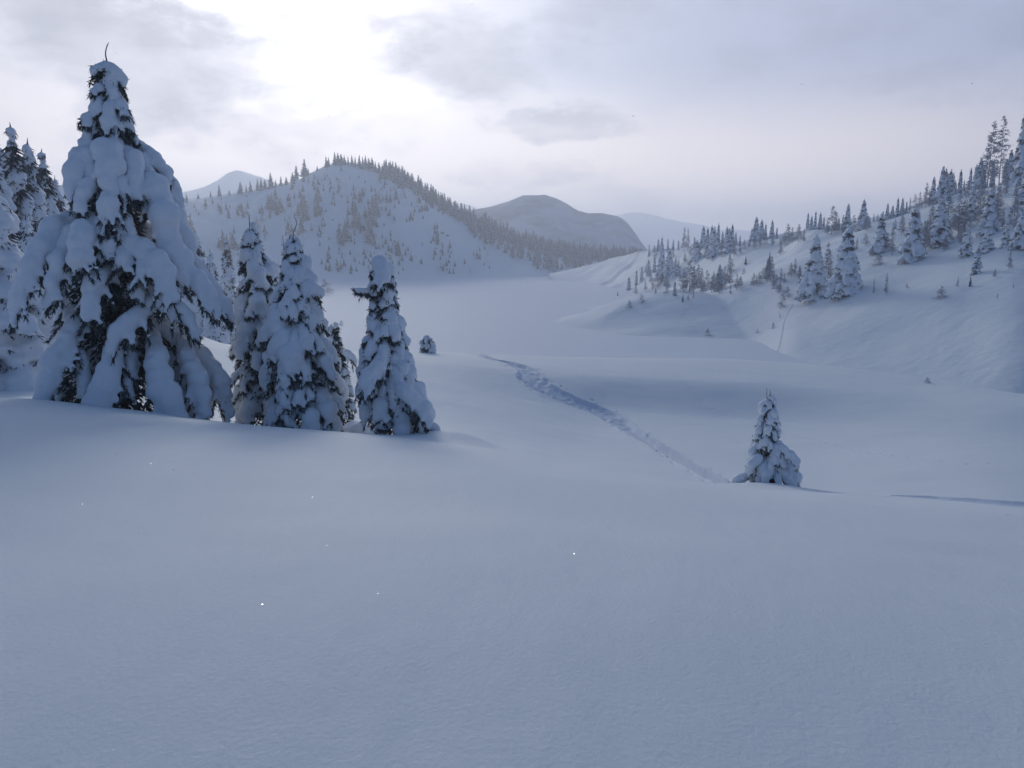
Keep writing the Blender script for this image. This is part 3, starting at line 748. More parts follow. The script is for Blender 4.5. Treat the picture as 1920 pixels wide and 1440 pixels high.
# ------------------------------------------------------------------ the big tree on the left
R0 = 20.2
g0 = P(222, 770, R0); gz = float(NEAR.z(g0[0], g0[1]))
BASE = np.array([g0[0], g0[1], gz])
SC_ = R0 / F * 1.02
def bg(lst): return [P(u, v, R0 - d) for (u, v, d, r) in lst], [max(.055, r * SC_ * .70) for (u, v, d, r) in lst]
BIG = [
 [(180, 128, .1, 9), (176, 140, .15, 8), (186, 126, .15, 9), (202, 132, .15, 14), (216, 142, .2, 15), (228, 156, .2, 11)],
 [(200, 135, .1, 12), (206, 150, .2, 14), (212, 165, .3, 11)],
 [(205, 158, .0, 9), (188, 162, .2, 9), (174, 172, .3, 6)],
 [(206, 160, .1, 12), (210, 178, .3, 13), (220, 188, .3, 9)],
 [(205, 185, .1, 12), (188, 195, .3, 12), (176, 212, .35, 9)],
 [(208, 190, .1, 12), (225, 195, .35, 12), (238, 207, .4, 7)],
 [(206, 200, .3, 14), (205, 222, .5, 14), (198, 240, .55, 9)],
 [(200, 213, .1, 13), (175, 222, .3, 13), (156, 226, .4, 8)],
 [(205, 228, .1, 14), (178, 242, .3, 14), (165, 260, .35, 11), (153, 278, .4, 7)],
 [(210, 222, .1, 14), (232, 230, .3, 14), (248, 248, .35, 8)],
 [(212, 232, .3, 15), (222, 246, .5, 12)],
 [(215, 238, .1, 13), (240, 250, .3, 9), (256, 266, .3, 6)],
 [(212, 300, .2, 28), (208, 296, .6, 31), (203, 322, .95, 27), (203, 352, 1.1, 18)],
 [(205, 365, 1.0, 14), (205, 386, 1.2, 22), (203, 406, 1.2, 17)],
 [(195, 300, .2, 25), (165, 300, .5, 24), (147, 318, .6, 20), (138, 345, .7, 16), (136, 375, .7, 11)],
 [(235, 296, .3, 26), (248, 316, .7, 20), (254, 345, .9, 15), (250, 372, 1.0, 9)],
 [(180, 330, .6, 20), (165, 362, .9, 17), (150, 395, 1.0, 12)],
 [(200, 340, .3, 20), (225, 350, .9, 16), (238, 380, 1.0, 11)],
 [(240, 285, -.1, 18), (272, 290, .1, 18), (294, 312, .2, 15), (317, 334, .3, 8)],
 [(265, 296, .2, 14), (276, 325, .5, 14), (286, 345, .5, 9)],
 [(285, 310, -.2, 15), (312, 335, 0, 16), (328, 360, .1, 13), (341, 392, .1, 7)],
 [(245, 340, .1, 26), (280, 360, .5, 31), (300, 400, .8, 33), (312, 445, .9, 27), (330, 495, 1.0, 26), (345, 538, 1.1, 14)],
 [(270, 380, .2, 32), (318, 405, .3, 28), (338, 450, .4, 24), (362, 495, .5, 18), (396, 538, .5, 12)],
 [(305, 450, .8, 28), (342, 508, 1.0, 22), (382, 555, 1.1, 20), (408, 590, 1.1, 10)],
 [(322, 470, .4, 20), (372, 518, .5, 18), (410, 565, .5, 17), (432, 602, .5, 8)],
 [(190, 425, .0, 16), (150, 416, .2, 18), (112, 432, .4, 21), (84, 468, .6, 22), (58, 515, .8, 20), (38, 562, .9, 15), (24, 604, .9, 8)],
 [(135, 440, .5, 20), (118, 490, .8, 20), (102, 535, 1.0, 14), (88, 572, 1.0, 8)],
 [(95, 465, .3, 16), (60, 505, .4, 16), (36, 545, .5, 12), (22, 575, .5, 7)],
 [(215, 398, .4, 14), (232, 412, .9, 16), (242, 440, 1.1, 11)],
 [(208, 400, .6, 13), (190, 412, 1.0, 14), (180, 428, 1.1, 8)],
 [(205, 425, .5, 22), (175, 436, .9, 30), (155, 460, 1.2, 28), (150, 486, 1.3, 20), (148, 505, 1.3, 12)],
 [(200, 435, .7, 20), (207, 462, 1.1, 15), (200, 480, 1.2, 9)],
 [(215, 445, .5, 20), (245, 466, 1.0, 24), (280, 488, 1.3, 26), (305, 520, 1.5, 24), (320, 562, 1.6, 14)],
 [(240, 465, 1.0, 18), (228, 495, 1.3, 14)],
 [(272, 490, 1.2, 18), (264, 520, 1.5, 12)],
 [(215, 515, .5, 18), (190, 530, 1.0, 22), (174, 558, 1.3, 20), (168, 592, 1.4, 13)],
 [(240, 540, 1.0, 10), (258, 548, 1.3, 12), (262, 560, 1.3, 8)],
 [(255, 545, .7, 20), (305, 572, 1.1, 24), (345, 600, 1.3, 18), (372, 630, 1.3, 9)],
 [(300, 570, 1.0, 18), (260, 600, 1.3, 21), (228, 630, 1.5, 20), (210, 660, 1.5, 14)],
 [(190, 575, .3, 18), (155, 600, .7, 19), (130, 640, 1.0, 22), (106, 690, 1.2, 24), (88, 740, 1.3, 22), (80, 775, 1.3, 17)],
 [(160, 580, .3, 9), (136, 585, .5, 13), (126, 592, .5, 10)],
 [(225, 625, .7, 16), (216, 658, 1.2, 18), (208, 700, 1.5, 24), (195, 750, 1.7, 28), (190, 795, 1.7, 24)],
 [(250, 640, .6, 14), (245, 690, 1.2, 12), (238, 740, 1.4, 12)],
 [(285, 632, .8, 16), (294, 675, 1.3, 24), (302, 720, 1.5, 27), (318, 768, 1.7, 28), (330, 800, 1.7, 24)],
 [(335, 632, .5, 14), (352, 675, 1.0, 20), (368, 720, 1.2, 22), (380, 775, 1.3, 16)],
 [(345, 640, .0, 18), (380, 685, .3, 26), (408, 728, .5, 24), (424, 775, .5, 18)],
 [(235, 590, .0, 18), (290, 612, .2, 24), (345, 645, .2, 24), (375, 690, .1, 22), (395, 750, .1, 20)],
 [(260, 640, -.2, 20), (320, 690, .3, 26), (345, 740, .4, 26), (355, 790, .4, 20)],
 [(150, 660, .9, 12), (160, 705, 1.2, 11), (150, 745, 1.3, 9)],
]
boughs = [bg(b) for b in BIG]
rg = np.random.default_rng(11)
TOPB = P(200, 122, R0); 
def axis_at(z): 
    t = (z - BASE[2]) / (TOPB[2] - BASE[2]); return BASE + (TOPB - BASE) * t
HB = TOPB[2] - BASE[2]
view = unit(np.array([BASE[0], BASE[1], 0]))     # away from the camera
for k in range(30):                                # boughs on the far side
    z = BASE[2] + HB * (.10 + .80 * k / 29); t = (z - BASE[2]) / HB
    L = float(np.interp(t, [0, .25, .3, .6, .72, .78, 1], [1.7, 1.5, 1.9, 1.3, 1.0, .5, .2])) * rg.uniform(.8, 1.0)
    th = rg.uniform(-1.15, 1.15); sx = np.array([view[1], -view[0], 0]); d = view * cos(th) + sx * sin(th)
    a = axis_at(z); r = max(.10, .15 * L + .05)
    boughs.append(([a + d * .1 * L, a + d * .45 * L - UP * .05 * L, a + d * .8 * L - UP * .35 * L, a + d * L - UP * .75 * L], [r * .7, r * 1.1, r, r * .5]))
tp = [BASE - UP * .4 + (TOPB - BASE) * t for t in np.linspace(0, 1, 12)]; tp[-1] = TOPB
hero('snowy_spruce', 'tallest snow-laden spruce at left, wide drooping boughs and a bent snow cap', 'snow-laden spruces at the crest', BASE, tp, np.linspace(.22, .02, 12), boughs, 3,
     shoot=.135, dens=3.4, side=1.2, voxel=.048, smooth=3, lump=.08,
     core=([0, .2, .5, .72, 1], [1.2, 1.1, .7, .3, .1], 5200, .26),
     twigs=[([P(203, 126, R0 - .1), P(198, 104, R0 - .1), P(199, 92, R0 - .1), P(203, 81, R0 - .1)], .018), ([P(196, 124, R0 - .1), P(194, 112, R0)], .012), ([P(228, 155, R0 - .2), P(236, 152, R0 - .2), P(242, 149, R0 - .2)], .016)])

# ------------------------------------------------------------------ bushy spruces: random boughs inside a measured outline
def outline_tree(name, label, group, R, ubase, vbase, vtop, outline, seed, n_lv, per, rs, droop=.55, twigs=(), shoot=.12, dens=1.0, voxel=.046, extra=(), core=1500, lump=.05, smooth=3, snowy=1.0, side=1.0, depth=1.0):
    """outline: list of (v, u_left, u_right)"""
    rg = np.random.default_rng(seed)
    p = P(ubase, vbase, R); bz = float(NEAR.z(p[0], p[1])); base = np.array([p[0], p[1], bz])
    vs = np.array([o[0] for o in outline]); ul = np.array([o[1] for o in outline]); ur = np.array([o[2] for o in outline])
    vw = unit(np.array([base[0], base[1], 0])); sx = np.array([vw[1], -vw[0], 0])
    vb_real = pix(base)[1]
    B = []
    ph = rg.uniform(0, 6)
    for k in range(n_lv):
        t = (k + .5) / n_lv; t = t ** 1.12
        v = vtop + (min(vb_real, vs[-1] + 6) - vtop) * t
        for j in range(per):
            ph += 2.399 + rg.uniform(-.35, .35)
            vv = v + rg.uniform(-.5, .5) * (vs[-1] - vtop) / n_lv
            a_, b_ = float(np.interp(vv, vs, ul)), float(np.interp(vv, vs, ur))
            uc = .5 * (a_ + b_); hw = .5 * (b_ - a_) * R / F
            L = max(.12, hw * rg.uniform(.78, 1.02))
            d = sx * cos(ph) + vw * sin(ph) * depth
            c = P(uc, vv, R)
            dz = L * droop * rg.uniform(.7, 1.2)
            c = c + UP * dz * .75
            c[2] = max(c[2], bz + .10)
            r = max(.05, rs * (.30 + .75 * min(1, L / .9)) * rg.choice([.7, .9, 1.1, 1.5]) * rg.uniform(.85, 1.15))
            pts = [c + d * .08 * L, c + d * .45 * L + UP * .02 * L - UP * dz * .18, c + d * .8 * L - UP * dz * .6, c + d * (L - .5 * r) - UP * dz]
            B.append((pts, [r * .75, r * 1.1, r * 1.0, r * .6]))
    for e in extra:
        B.append(([P(u, v, R - d) for (u, v, d, r) in e], [max(.05, r * R / F) for (u, v, d, r) in e]))
    tps = [base - UP * .3] + [P(.5 * (float(np.interp(v, vs, ul)) + float(np.interp(v, vs, ur))), v, R) for v in np.linspace(vb_real - 20, vtop + 4, 9)]
    W = [float(np.interp(v, vs, ur - ul)) * .5 * R / F for v in np.linspace(vb_real, vtop, 6)]
    return hero(name, label, group, base, tps, np.linspace(.11, .012, 10), B, seed + 1, shoot=shoot, dens=dens, side=side, voxel=voxel, smooth=smooth, lump=lump,
                core=(np.linspace(0, 1, 6), [w * .62 for w in W], core, shoot * 1.3), twigs=[([P(u, v, R - .05) for u, v in tw], r) for tw, r in twigs], snowy=snowy)
GR = 'snow-laden spruces at the crest'
outline_tree('snowy_spruce', 'slim spruce with a thin bare leader just right of the tallest spruce', GR, 20.6, 482, 792, 432,
             [(415, 464, 472), (432, 460, 480), (460, 455, 492), (500, 448, 516), (540, 444, 530), (580, 440, 540), (640, 434, 545), (700, 430, 550), (750, 442, 555), (795, 442, 560)],
             101, 18, 5, .138, twigs=[([(469, 440), (468, 422), (467, 404)], .014)], dens=2.2, shoot=.12)
outline_tree('snowy_spruce', 'bushy spruce with a curled bare top twig between two slimmer spruces', GR, 19.3, 568, 800, 455,
             [(440, 544, 556), (460, 536, 566), (500, 528, 578), (540, 515, 592), (580, 500, 600), (620, 492, 615), (660, 490, 632), (700, 492, 640), (740, 500, 650), (780, 498, 658), (805, 495, 650)],
             202, 20, 6, .138, dens=2.2, shoot=.12,
             twigs=[([(551, 470), (550, 452), (550, 436), (556, 420), (552, 406)], .013), ([(548, 460), (542, 445), (550, 440), (556, 446)], .010), ([(533, 470), (531, 455), (530, 442)], .009), ([(596, 580), (606, 581), (612, 585)], .010)],
             extra=[[(560, 540, .2, 10), (582, 545, .3, 16), (594, 552, .3, 12)]])
outline_tree('snowy_spruce', 'small dark pointed spruce half hidden behind the bushy spruce', GR, 24.5, 636, 780, 608,
             [(603, 622, 628), (620, 615, 636), (650, 612, 642), (680, 614, 655), (710, 612, 660), (750, 610, 668), (785, 608, 672)],
             303, 9, 4, .13, dens=1.4, shoot=.13, core=1200, snowy=.8, extra=[[(640, 660, .2, 7), (655, 668, .3, 9), (664, 676, .3, 6)]])
outline_tree('snowy_spruce', 'rounded-top spruce leaning left, rightmost of the tall crest spruces', GR, 18.6, 748, 818, 502,
             [(490, 700, 712), (505, 690, 738), (540, 688, 742), (580, 692, 748), (620, 685, 762), (660, 672, 775), (700, 665, 790), (740, 664, 802), (780, 676, 820), (815, 690, 838), (825, 695, 836)],
             404, 19, 6, .138, dens=2.2, shoot=.12,
             twigs=[([(700, 500), (694, 492), (690, 486)], .011), ([(684, 548), (674, 546), (668, 545)], .012)],
             extra=[[(710, 500, .1, 14), (716, 512, .3, 15), (722, 526, .4, 12)], [(700, 545, .1, 6), (684, 548, .2, 6), (672, 546, .3, 5), (668, 545, .3, 4)],
                    [(720, 690, .6, 12), (700, 702, .8, 15), (682, 724, .9, 12)], [(740, 735, .7, 12), (765, 747, .9, 16), (790, 772, .9, 14), (800, 800, .9, 9)]])
outline_tree('snowy_spruce', 'lone little spruce with two upright tips beside the trail end', None, 16.2, 1441, 918, 752,
             [(745, 1436, 1446), (757, 1430, 1450), (775, 1422, 1460), (800, 1416, 1462), (830, 1408, 1468), (850, 1402, 1480), (870, 1400, 1494), (890, 1402, 1494), (915, 1396, 1502), (930, 1394, 1506)],
             505, 12, 6, .112, dens=1.0, shoot=.07, voxel=.028, lump=.015, core=700, snowy=1.0,
             twigs=[([(1439, 756), (1438, 742), (1438, 729)], .010), ([(1443, 756), (1444, 742), (1444, 732)], .010)],
             extra=[[(1460, 838, .2, 6), (1473, 850, .3, 7), (1488, 862, .3, 7), (1495, 870, .3, 5)], [(1400, 895, .2, 8), (1388, 902, .3, 10), (1375, 912, .35, 8)],
                    [(1440, 862, .15, 8), (1458, 880, .2, 8), (1476, 902, .2, 8), (1492, 922, .2, 6)], [(1425, 860, .25, 9), (1412, 872, .35, 9), (1408, 885, .35, 7)]])
outline_tree('snowy_spruce', 'tiny snow-buried spruce on the rise left of the trail', None, 71, 800, 656, 632,
             [(630, 796, 804), (640, 790, 810), (650, 788, 816), (660, 786, 822)], 606, 6, 5, .17, dens=1.6, shoot=.3, voxel=.07, lump=.05, core=200, twigs=[([(799, 640), (798, 634), (798, 629)], .03), ([(804, 642), (805, 637), (805, 633)], .03)])
# buried bush between the spruces
p = P(672, 800, 20.3); bz = float(NEAR.z(p[0], p[1])); c0 = np.array([p[0], p[1], bz])
rg = np.random.default_rng(77)
sp = [(0, 0, .05, .42), (.22, 0, .02, .36), (-.25, .05, .05, .36), (.42, .05, -.08, .28), (-.45, .1, -.05, .28), (0, .3, 0, .38), (.05, -.1, .18, .33), (-.15, .2, .15, .33)]
def cbm(me):
    o = link('snow_mound', me, loc=c0); tag(o, 'smooth snow-buried bush between two crest spruces', 'snow mound')
queue_snow(sp, .05, 10, cbm, .03)
flush_snow(M_LOAD)

# ------------------------------------------------------------------ middle distance conifers (shared meshes, unit = metres for a 12 m tree)
def mid_variant(seed, H=12.0, W=2.3, n_lv=17, per=6, rs=.42, voxel=.15, narrow=1.0, bare=0):
    rg = np.random.default_rng(seed); SN = []; SH = []; TW = []; ph = 0
    for k in range(n_lv):
        t = (k + .4) / n_lv
        z = H * (1 - t) * .97 + .35
        for j in range(per if t > .2 else 4):
            ph += 2.399 + rg.uniform(-.5, .5)
            L = W * (t ** .85 * .92 + .07) * rg.uniform(.68, 1.12)
            d = np.array([cos(ph), sin(ph), 0]); zz = z + rg.uniform(-.4, .4) * H / n_lv; dz = L * rg.uniform(.4, .75)
            r = rs * (.35 + .65 * min(1, L / 1.8)) * rg.uniform(.7, 1.2)
            a = np.array([0, 0, max(.3, zz)])
            pts = [a + d * .1 * L, a + d * .5 * L - UP * dz * .2, a + d * (L - .3 * r) - UP * dz]; pts[-1][2] = max(pts[-1][2], .05)
            sn, sh, tw = grow_bough(pts, [r * .6, r, r * .55], rg, shoot=.30, dens=.95, side=1.0)
            if rg.uniform() < .22: sn = sn[: len(sn) // 3]
            SN.append(sn); SH.append(sh); TW += [tw[0]]
    SN = np.vstack(SN); SN[:, 3] = np.maximum(SN[:, 3] * .95, voxel * 1.05)
    cnt = 700; z = rg.uniform(0.02, .92, cnt); th = rg.uniform(0, 6.283, cnt); R = W * .5 * (1 - z) * np.sqrt(rg.uniform(0, 1, cnt))
    bq = np.stack([np.cos(th) * R, np.sin(th) * R, z * H], 1); dd = np.stack([np.cos(th), np.sin(th), -.7 + 0 * th], 1)
    v1 = bough_foliage(tuple(np.concatenate([s[i] for s in SH]) for i in range(4)), TW)
    v2 = shoots(bq, dd, rg.uniform(.4, .8, cnt), rg.uniform(.07, .12, cnt))
    fv, ft = join([v1, v2])
    tv, tq, tt = tube([(0, 0, -1.5), (0, 0, H * .5), (0, 0, H * 1.0), (.03, 0, H * 1.03)], [.2, .12, .04, .01], 6)
    out = {'H': H}
    out['crown'] = mesh_from('crown', fv, [ft], [M_NEEDLEF], smooth=False)
    out['trunk'] = mesh_from('trunk', tv, [tq, tt], [M_BARK])
    def cb(me): me.name = 'snow_load'; out['snow'] = me
    queue_snow(SN, voxel, 2, cb, .08, base=ICO1)
    return out
MID = [mid_variant(1), mid_variant(2, W=1.75, rs=.36), mid_variant(3, W=2.9, n_lv=15, rs=.48), mid_variant(4, W=1.45, n_lv=18, rs=.32, per=5), mid_variant(6, W=2.2, n_lv=16, rs=.40), mid_variant(7, W=1.9, n_lv=19, rs=.34)]

# small far variants: one light mesh each, two materials
def far_variant(seed, H=12.0, W=2.0, lv=13, per=6, fat=1.0, nq=3):
    rg = np.random.default_rng(seed); B = []; Dd = []; Ln = []; Wd = []; SP = []; ph = 0
    for k in range(lv):
        t = (k + .5) / lv; z = H * (1 - t) + .3
        for j in range(per):
            ph += 2.4 + rg.uniform(-.5, .5); L = W * (t * .9 + .1) * rg.uniform(.6, 1.15)
            d = np.array([cos(ph), sin(ph), -.55 + rg.uniform(-.2, .2)])
            for q in range(nq):
                B.append((0, 0, z + rg.uniform(-.3, .3))); Dd.append(d + rg.normal(0, .25, 3)); Ln.append(L * rg.uniform(.7, 1.05)); Wd.append((.26 * L + .14) * fat)
            if nq > 2 and rg.uniform() < .5 or k == 0: SP.append((*(np.array([0, 0, z + .18]) + d * L * .62), .16 * L + .12))
    v, f = shoots(B, Dd, Ln, Wd); sv, sf = spheres_mesh(SP, ICO1); 
    # flatten the pads a little
    c = np.repeat(np.array(SP)[:, :3], len(ICO1[0]), 0); sv = c + (sv - c) * np.array([1.25, 1.25, .65])
    tv, tq, tt = tube([(0, 0, -2), (0, 0, H)], [.16, .02], 4)
    tt2 = np.vstack([np.stack([tq[:, 0], tq[:, 1], tq[:, 2]], 1), np.stack([tq[:, 0], tq[:, 2], tq[:, 3]], 1), tt])
    V, T = join([(v, f), (tv, tt2), (sv, sf)])
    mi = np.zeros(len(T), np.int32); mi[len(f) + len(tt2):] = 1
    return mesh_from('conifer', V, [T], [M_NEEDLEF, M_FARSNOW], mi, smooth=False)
FARV = [far_variant(s, W=w) for s, w in ((31, 2.5), (32, 2.1), (33, 2.9), (34, 1.9), (35, 2.3))]

def larch_variant(seed, H=10.0, W=2.0, n=150):
    """leafless larch: upswept thin branches full of rime"""
    rg = np.random.default_rng(seed); parts = []; B = []; Dd = []; Ln = []; Wd = []
    tv, tq, tt = tube([(0, 0, -1), (.05, 0, H * .5), (0, .04, H)], [.14, .08, .02], 5)
    parts.append((tv, np.vstack([np.stack([tq[:, 0], tq[:, 1], tq[:, 2]], 1), np.stack([tq[:, 0], tq[:, 2], tq[:, 3]], 1), tt])))
    for k in range(n):
        t = rg.uniform(.10, .98); z = H * t; L = W * (1.05 - t) * rg.uniform(.5, 1.1) + .2; ph = rg.uniform(0, 6.283)
        d = unit(np.array([cos(ph), sin(ph), rg.uniform(-.25, .35)]))
        B.append((0, 0, z)); Dd.append(d); Ln.append(L); Wd.append(.075)
        for q in range(7):
            s = rg.uniform(.25, 1); B.append(np.array([0, 0, z]) + d * L * s); Dd.append(d * .5 + rg.normal(0, .6, 3) + np.array([0, 0, -.1])); Ln.append(L * .33); Wd.append(.05)
    parts.append(shoots(B, Dd, Ln, Wd)); V, T = join(parts)
    return mesh_from('larch', V, [T], [M_LARCH], smooth=False)
LAR = [larch_variant(41), larch_variant(42, W=2.7, n=170), larch_variant(43, W=1.5), larch_variant(44, H=10, W=3.6, n=120)]
flush_snow(M_LOAD)

ORD = ['first', 'second', 'third', 'fourth', 'fifth', 'sixth', 'seventh', 'eighth', 'ninth', 'tenth', 'eleventh', 'twelfth', 'thirteenth', 'fourteenth', 'fifteenth', 'sixteenth', 'seventeenth', 'eighteenth', 'nineteenth', 'twentieth']
def row_labels(items, zones, what):
    """items [(u, h)] -> a label for each from its zone, its height and its order in the zone"""
    out = {}
    for (u0, u1, zn) in zones:
        idx = sorted([i for i, it in enumerate(items) if u0 <= it[0] < u1], key=lambda i: items[i][0])
        if not idx: continue
        tall = max(idx, key=lambda i: items[i][1]); m = float(np.median([items[i][1] for i in idx]))
        for k, i in enumerate(idx):
            sz = 'tallest' if i == tall else ('taller' if items[i][1] > m * 1.1 else 'shorter' if items[i][1] < m * .9 else 'middling')
            n = len(idx)
            pos = 'leftmost' if k == 0 else 'rightmost' if k == n - 1 else (ORD[k] + ' from the left' if k <= n // 2 else ORD[n - 1 - k] + ' from the right')
            out[i] = '%s %s, %s %s' % (sz, what, pos, zn)
    return [out[i] for i in range(len(items))]
Z_SKY = [(0, 1290, 'of the far left skyline clump'), (1290, 1400, 'of the left skyline clump'), (1400, 1500, 'of the centre skyline clump'), (1500, 1600, 'on the skyline above the big pair'), (1600, 1720, 'in the middle skyline row'), (1720, 1812, 'of the dark skyline cluster'), (1812, 3000, 'around the tallest skyline trees')]
Z_SLP = [(0, 1270, 'at the left tip of the slope'), (1270, 1335, 'in the left thicket of the slope'), (1335, 1400, 'in the right thicket of the slope'), (1400, 1520, 'in the stand left of the big pair'), (1520, 1745, 'in the open stand mid slope'), (1745, 1815, 'by the pyramid spruce'), (1815, 3000, 'at the far right')]
COUNT = {'n': 0}
rgp = np.random.default_rng(2024)
def put_mid(var, x, y, z, h, label, group=None, wide=1.0, rz=None, name='snowy_conifer'):
    M = MID[var % len(MID)]; s = h / M['H']
    root = D.objects.new(name, None); COL.objects.link(root); root.location = (x, y, z)
    root.rotation_euler = (0, 0, rgp.uniform(0, 6.28) if rz is None else rz); root.scale = (s * wide, s * wide, s)
    tag(root, label, 'tree', group)
    link('trunk', M['trunk'], root); c = link('crown', M['crown'], root); link('snow_load', M['snow'], c)
    return root
def put_one(me, x, y, z, h, base_h, label, group, wide=1.0, name='conifer', cat='tree'):
    o = link(name, me, loc=(x, y, z)); s = h / base_h
    o.rotation_euler = (rgp.uniform(-.03, .03), rgp.uniform(-.03, .03), rgp.uniform(0, 6.28)); o.scale = (s * wide, s * wide, s)
    tag(o, label, cat, group); return o

# left-edge forest on the snow field
GL = 'snowy spruces at the left edge'
def on(sheet, u, v, rmin=0, R=None):
    if R is None: return sheet.hit(u, v, rmin)
    p = P(u, v, R); return float(p[0]), float(p[1]), float(sheet.z(p[0], p[1])), R
def top_h(u, vtop, x, y, z, R): return float(P(u, vtop, R)[2]) - z
for (u, R, vt, var, wd, lb) in [
    (0, 31, 314, 2, 1.5, 'closest left-edge spruce, cut by the picture edge, with rounded snow clumps'),
    (2, 60, 226, 5, 1.3, 'tallest far spruce cut by the left picture edge'),
    (24, 66, 268, 1, 1.1, 'shorter spruce tucked between the two tallest left-edge spruces'),
    (50, 62, 234, 3, 1.25, 'pointed spruce with a thin tiered top, second from the left edge'),
    (78, 64, 262, 1, 1.15, 'slender spruce right of the thin tiered one'),
    (102, 67, 281, 3, 1.25, 'narrow spruce nearest the tallest spruce, rightmost of the left-edge trees'),
    (122, 72, 330, 0, 1.0, 'low dark spruce peeping out left of the tallest spruce'),
    (62, 52, 400, 4, 1.1, 'short bushy spruce at the foot of the left-edge trees'),
    (116, 56, 430, 2, .9, 'short spruce mostly hidden by the drooping left bough')]:
    x, y, z, r = on(NEAR, u, 560, R=R); z = max(z, LAKE); put_mid(var, x, y, z - .3, top_h(u, vt, x, y, z, R), lb, GL, wd)
for (u, R, vt, var, wd, lb) in [(352, 135, 392, 4, .95, 'hazy spruce showing right of the tallest spruce'), (376, 100, 432, 0, 1.0, 'spruce with dark tiers right of the tallest spruce'),
                           (401, 96, 468, 1, 1.1, 'lower spruce nearest the slim bare-leadered spruce'), (432, 150, 448, 3, 1.1, 'small pale spruce beyond the gap beside the slim spruce'), (420, 110, 520, 0, .9, 'stubby snow-covered spruce low behind the gap')]:
    x, y, z, r = on(NEAR, u, 600, R=R); z = max(z, LAKE); put_mid(var, x, y, z - .3, top_h(u, vt, x, y, z, R), lb, 'spruces beyond the tallest spruce', wd)

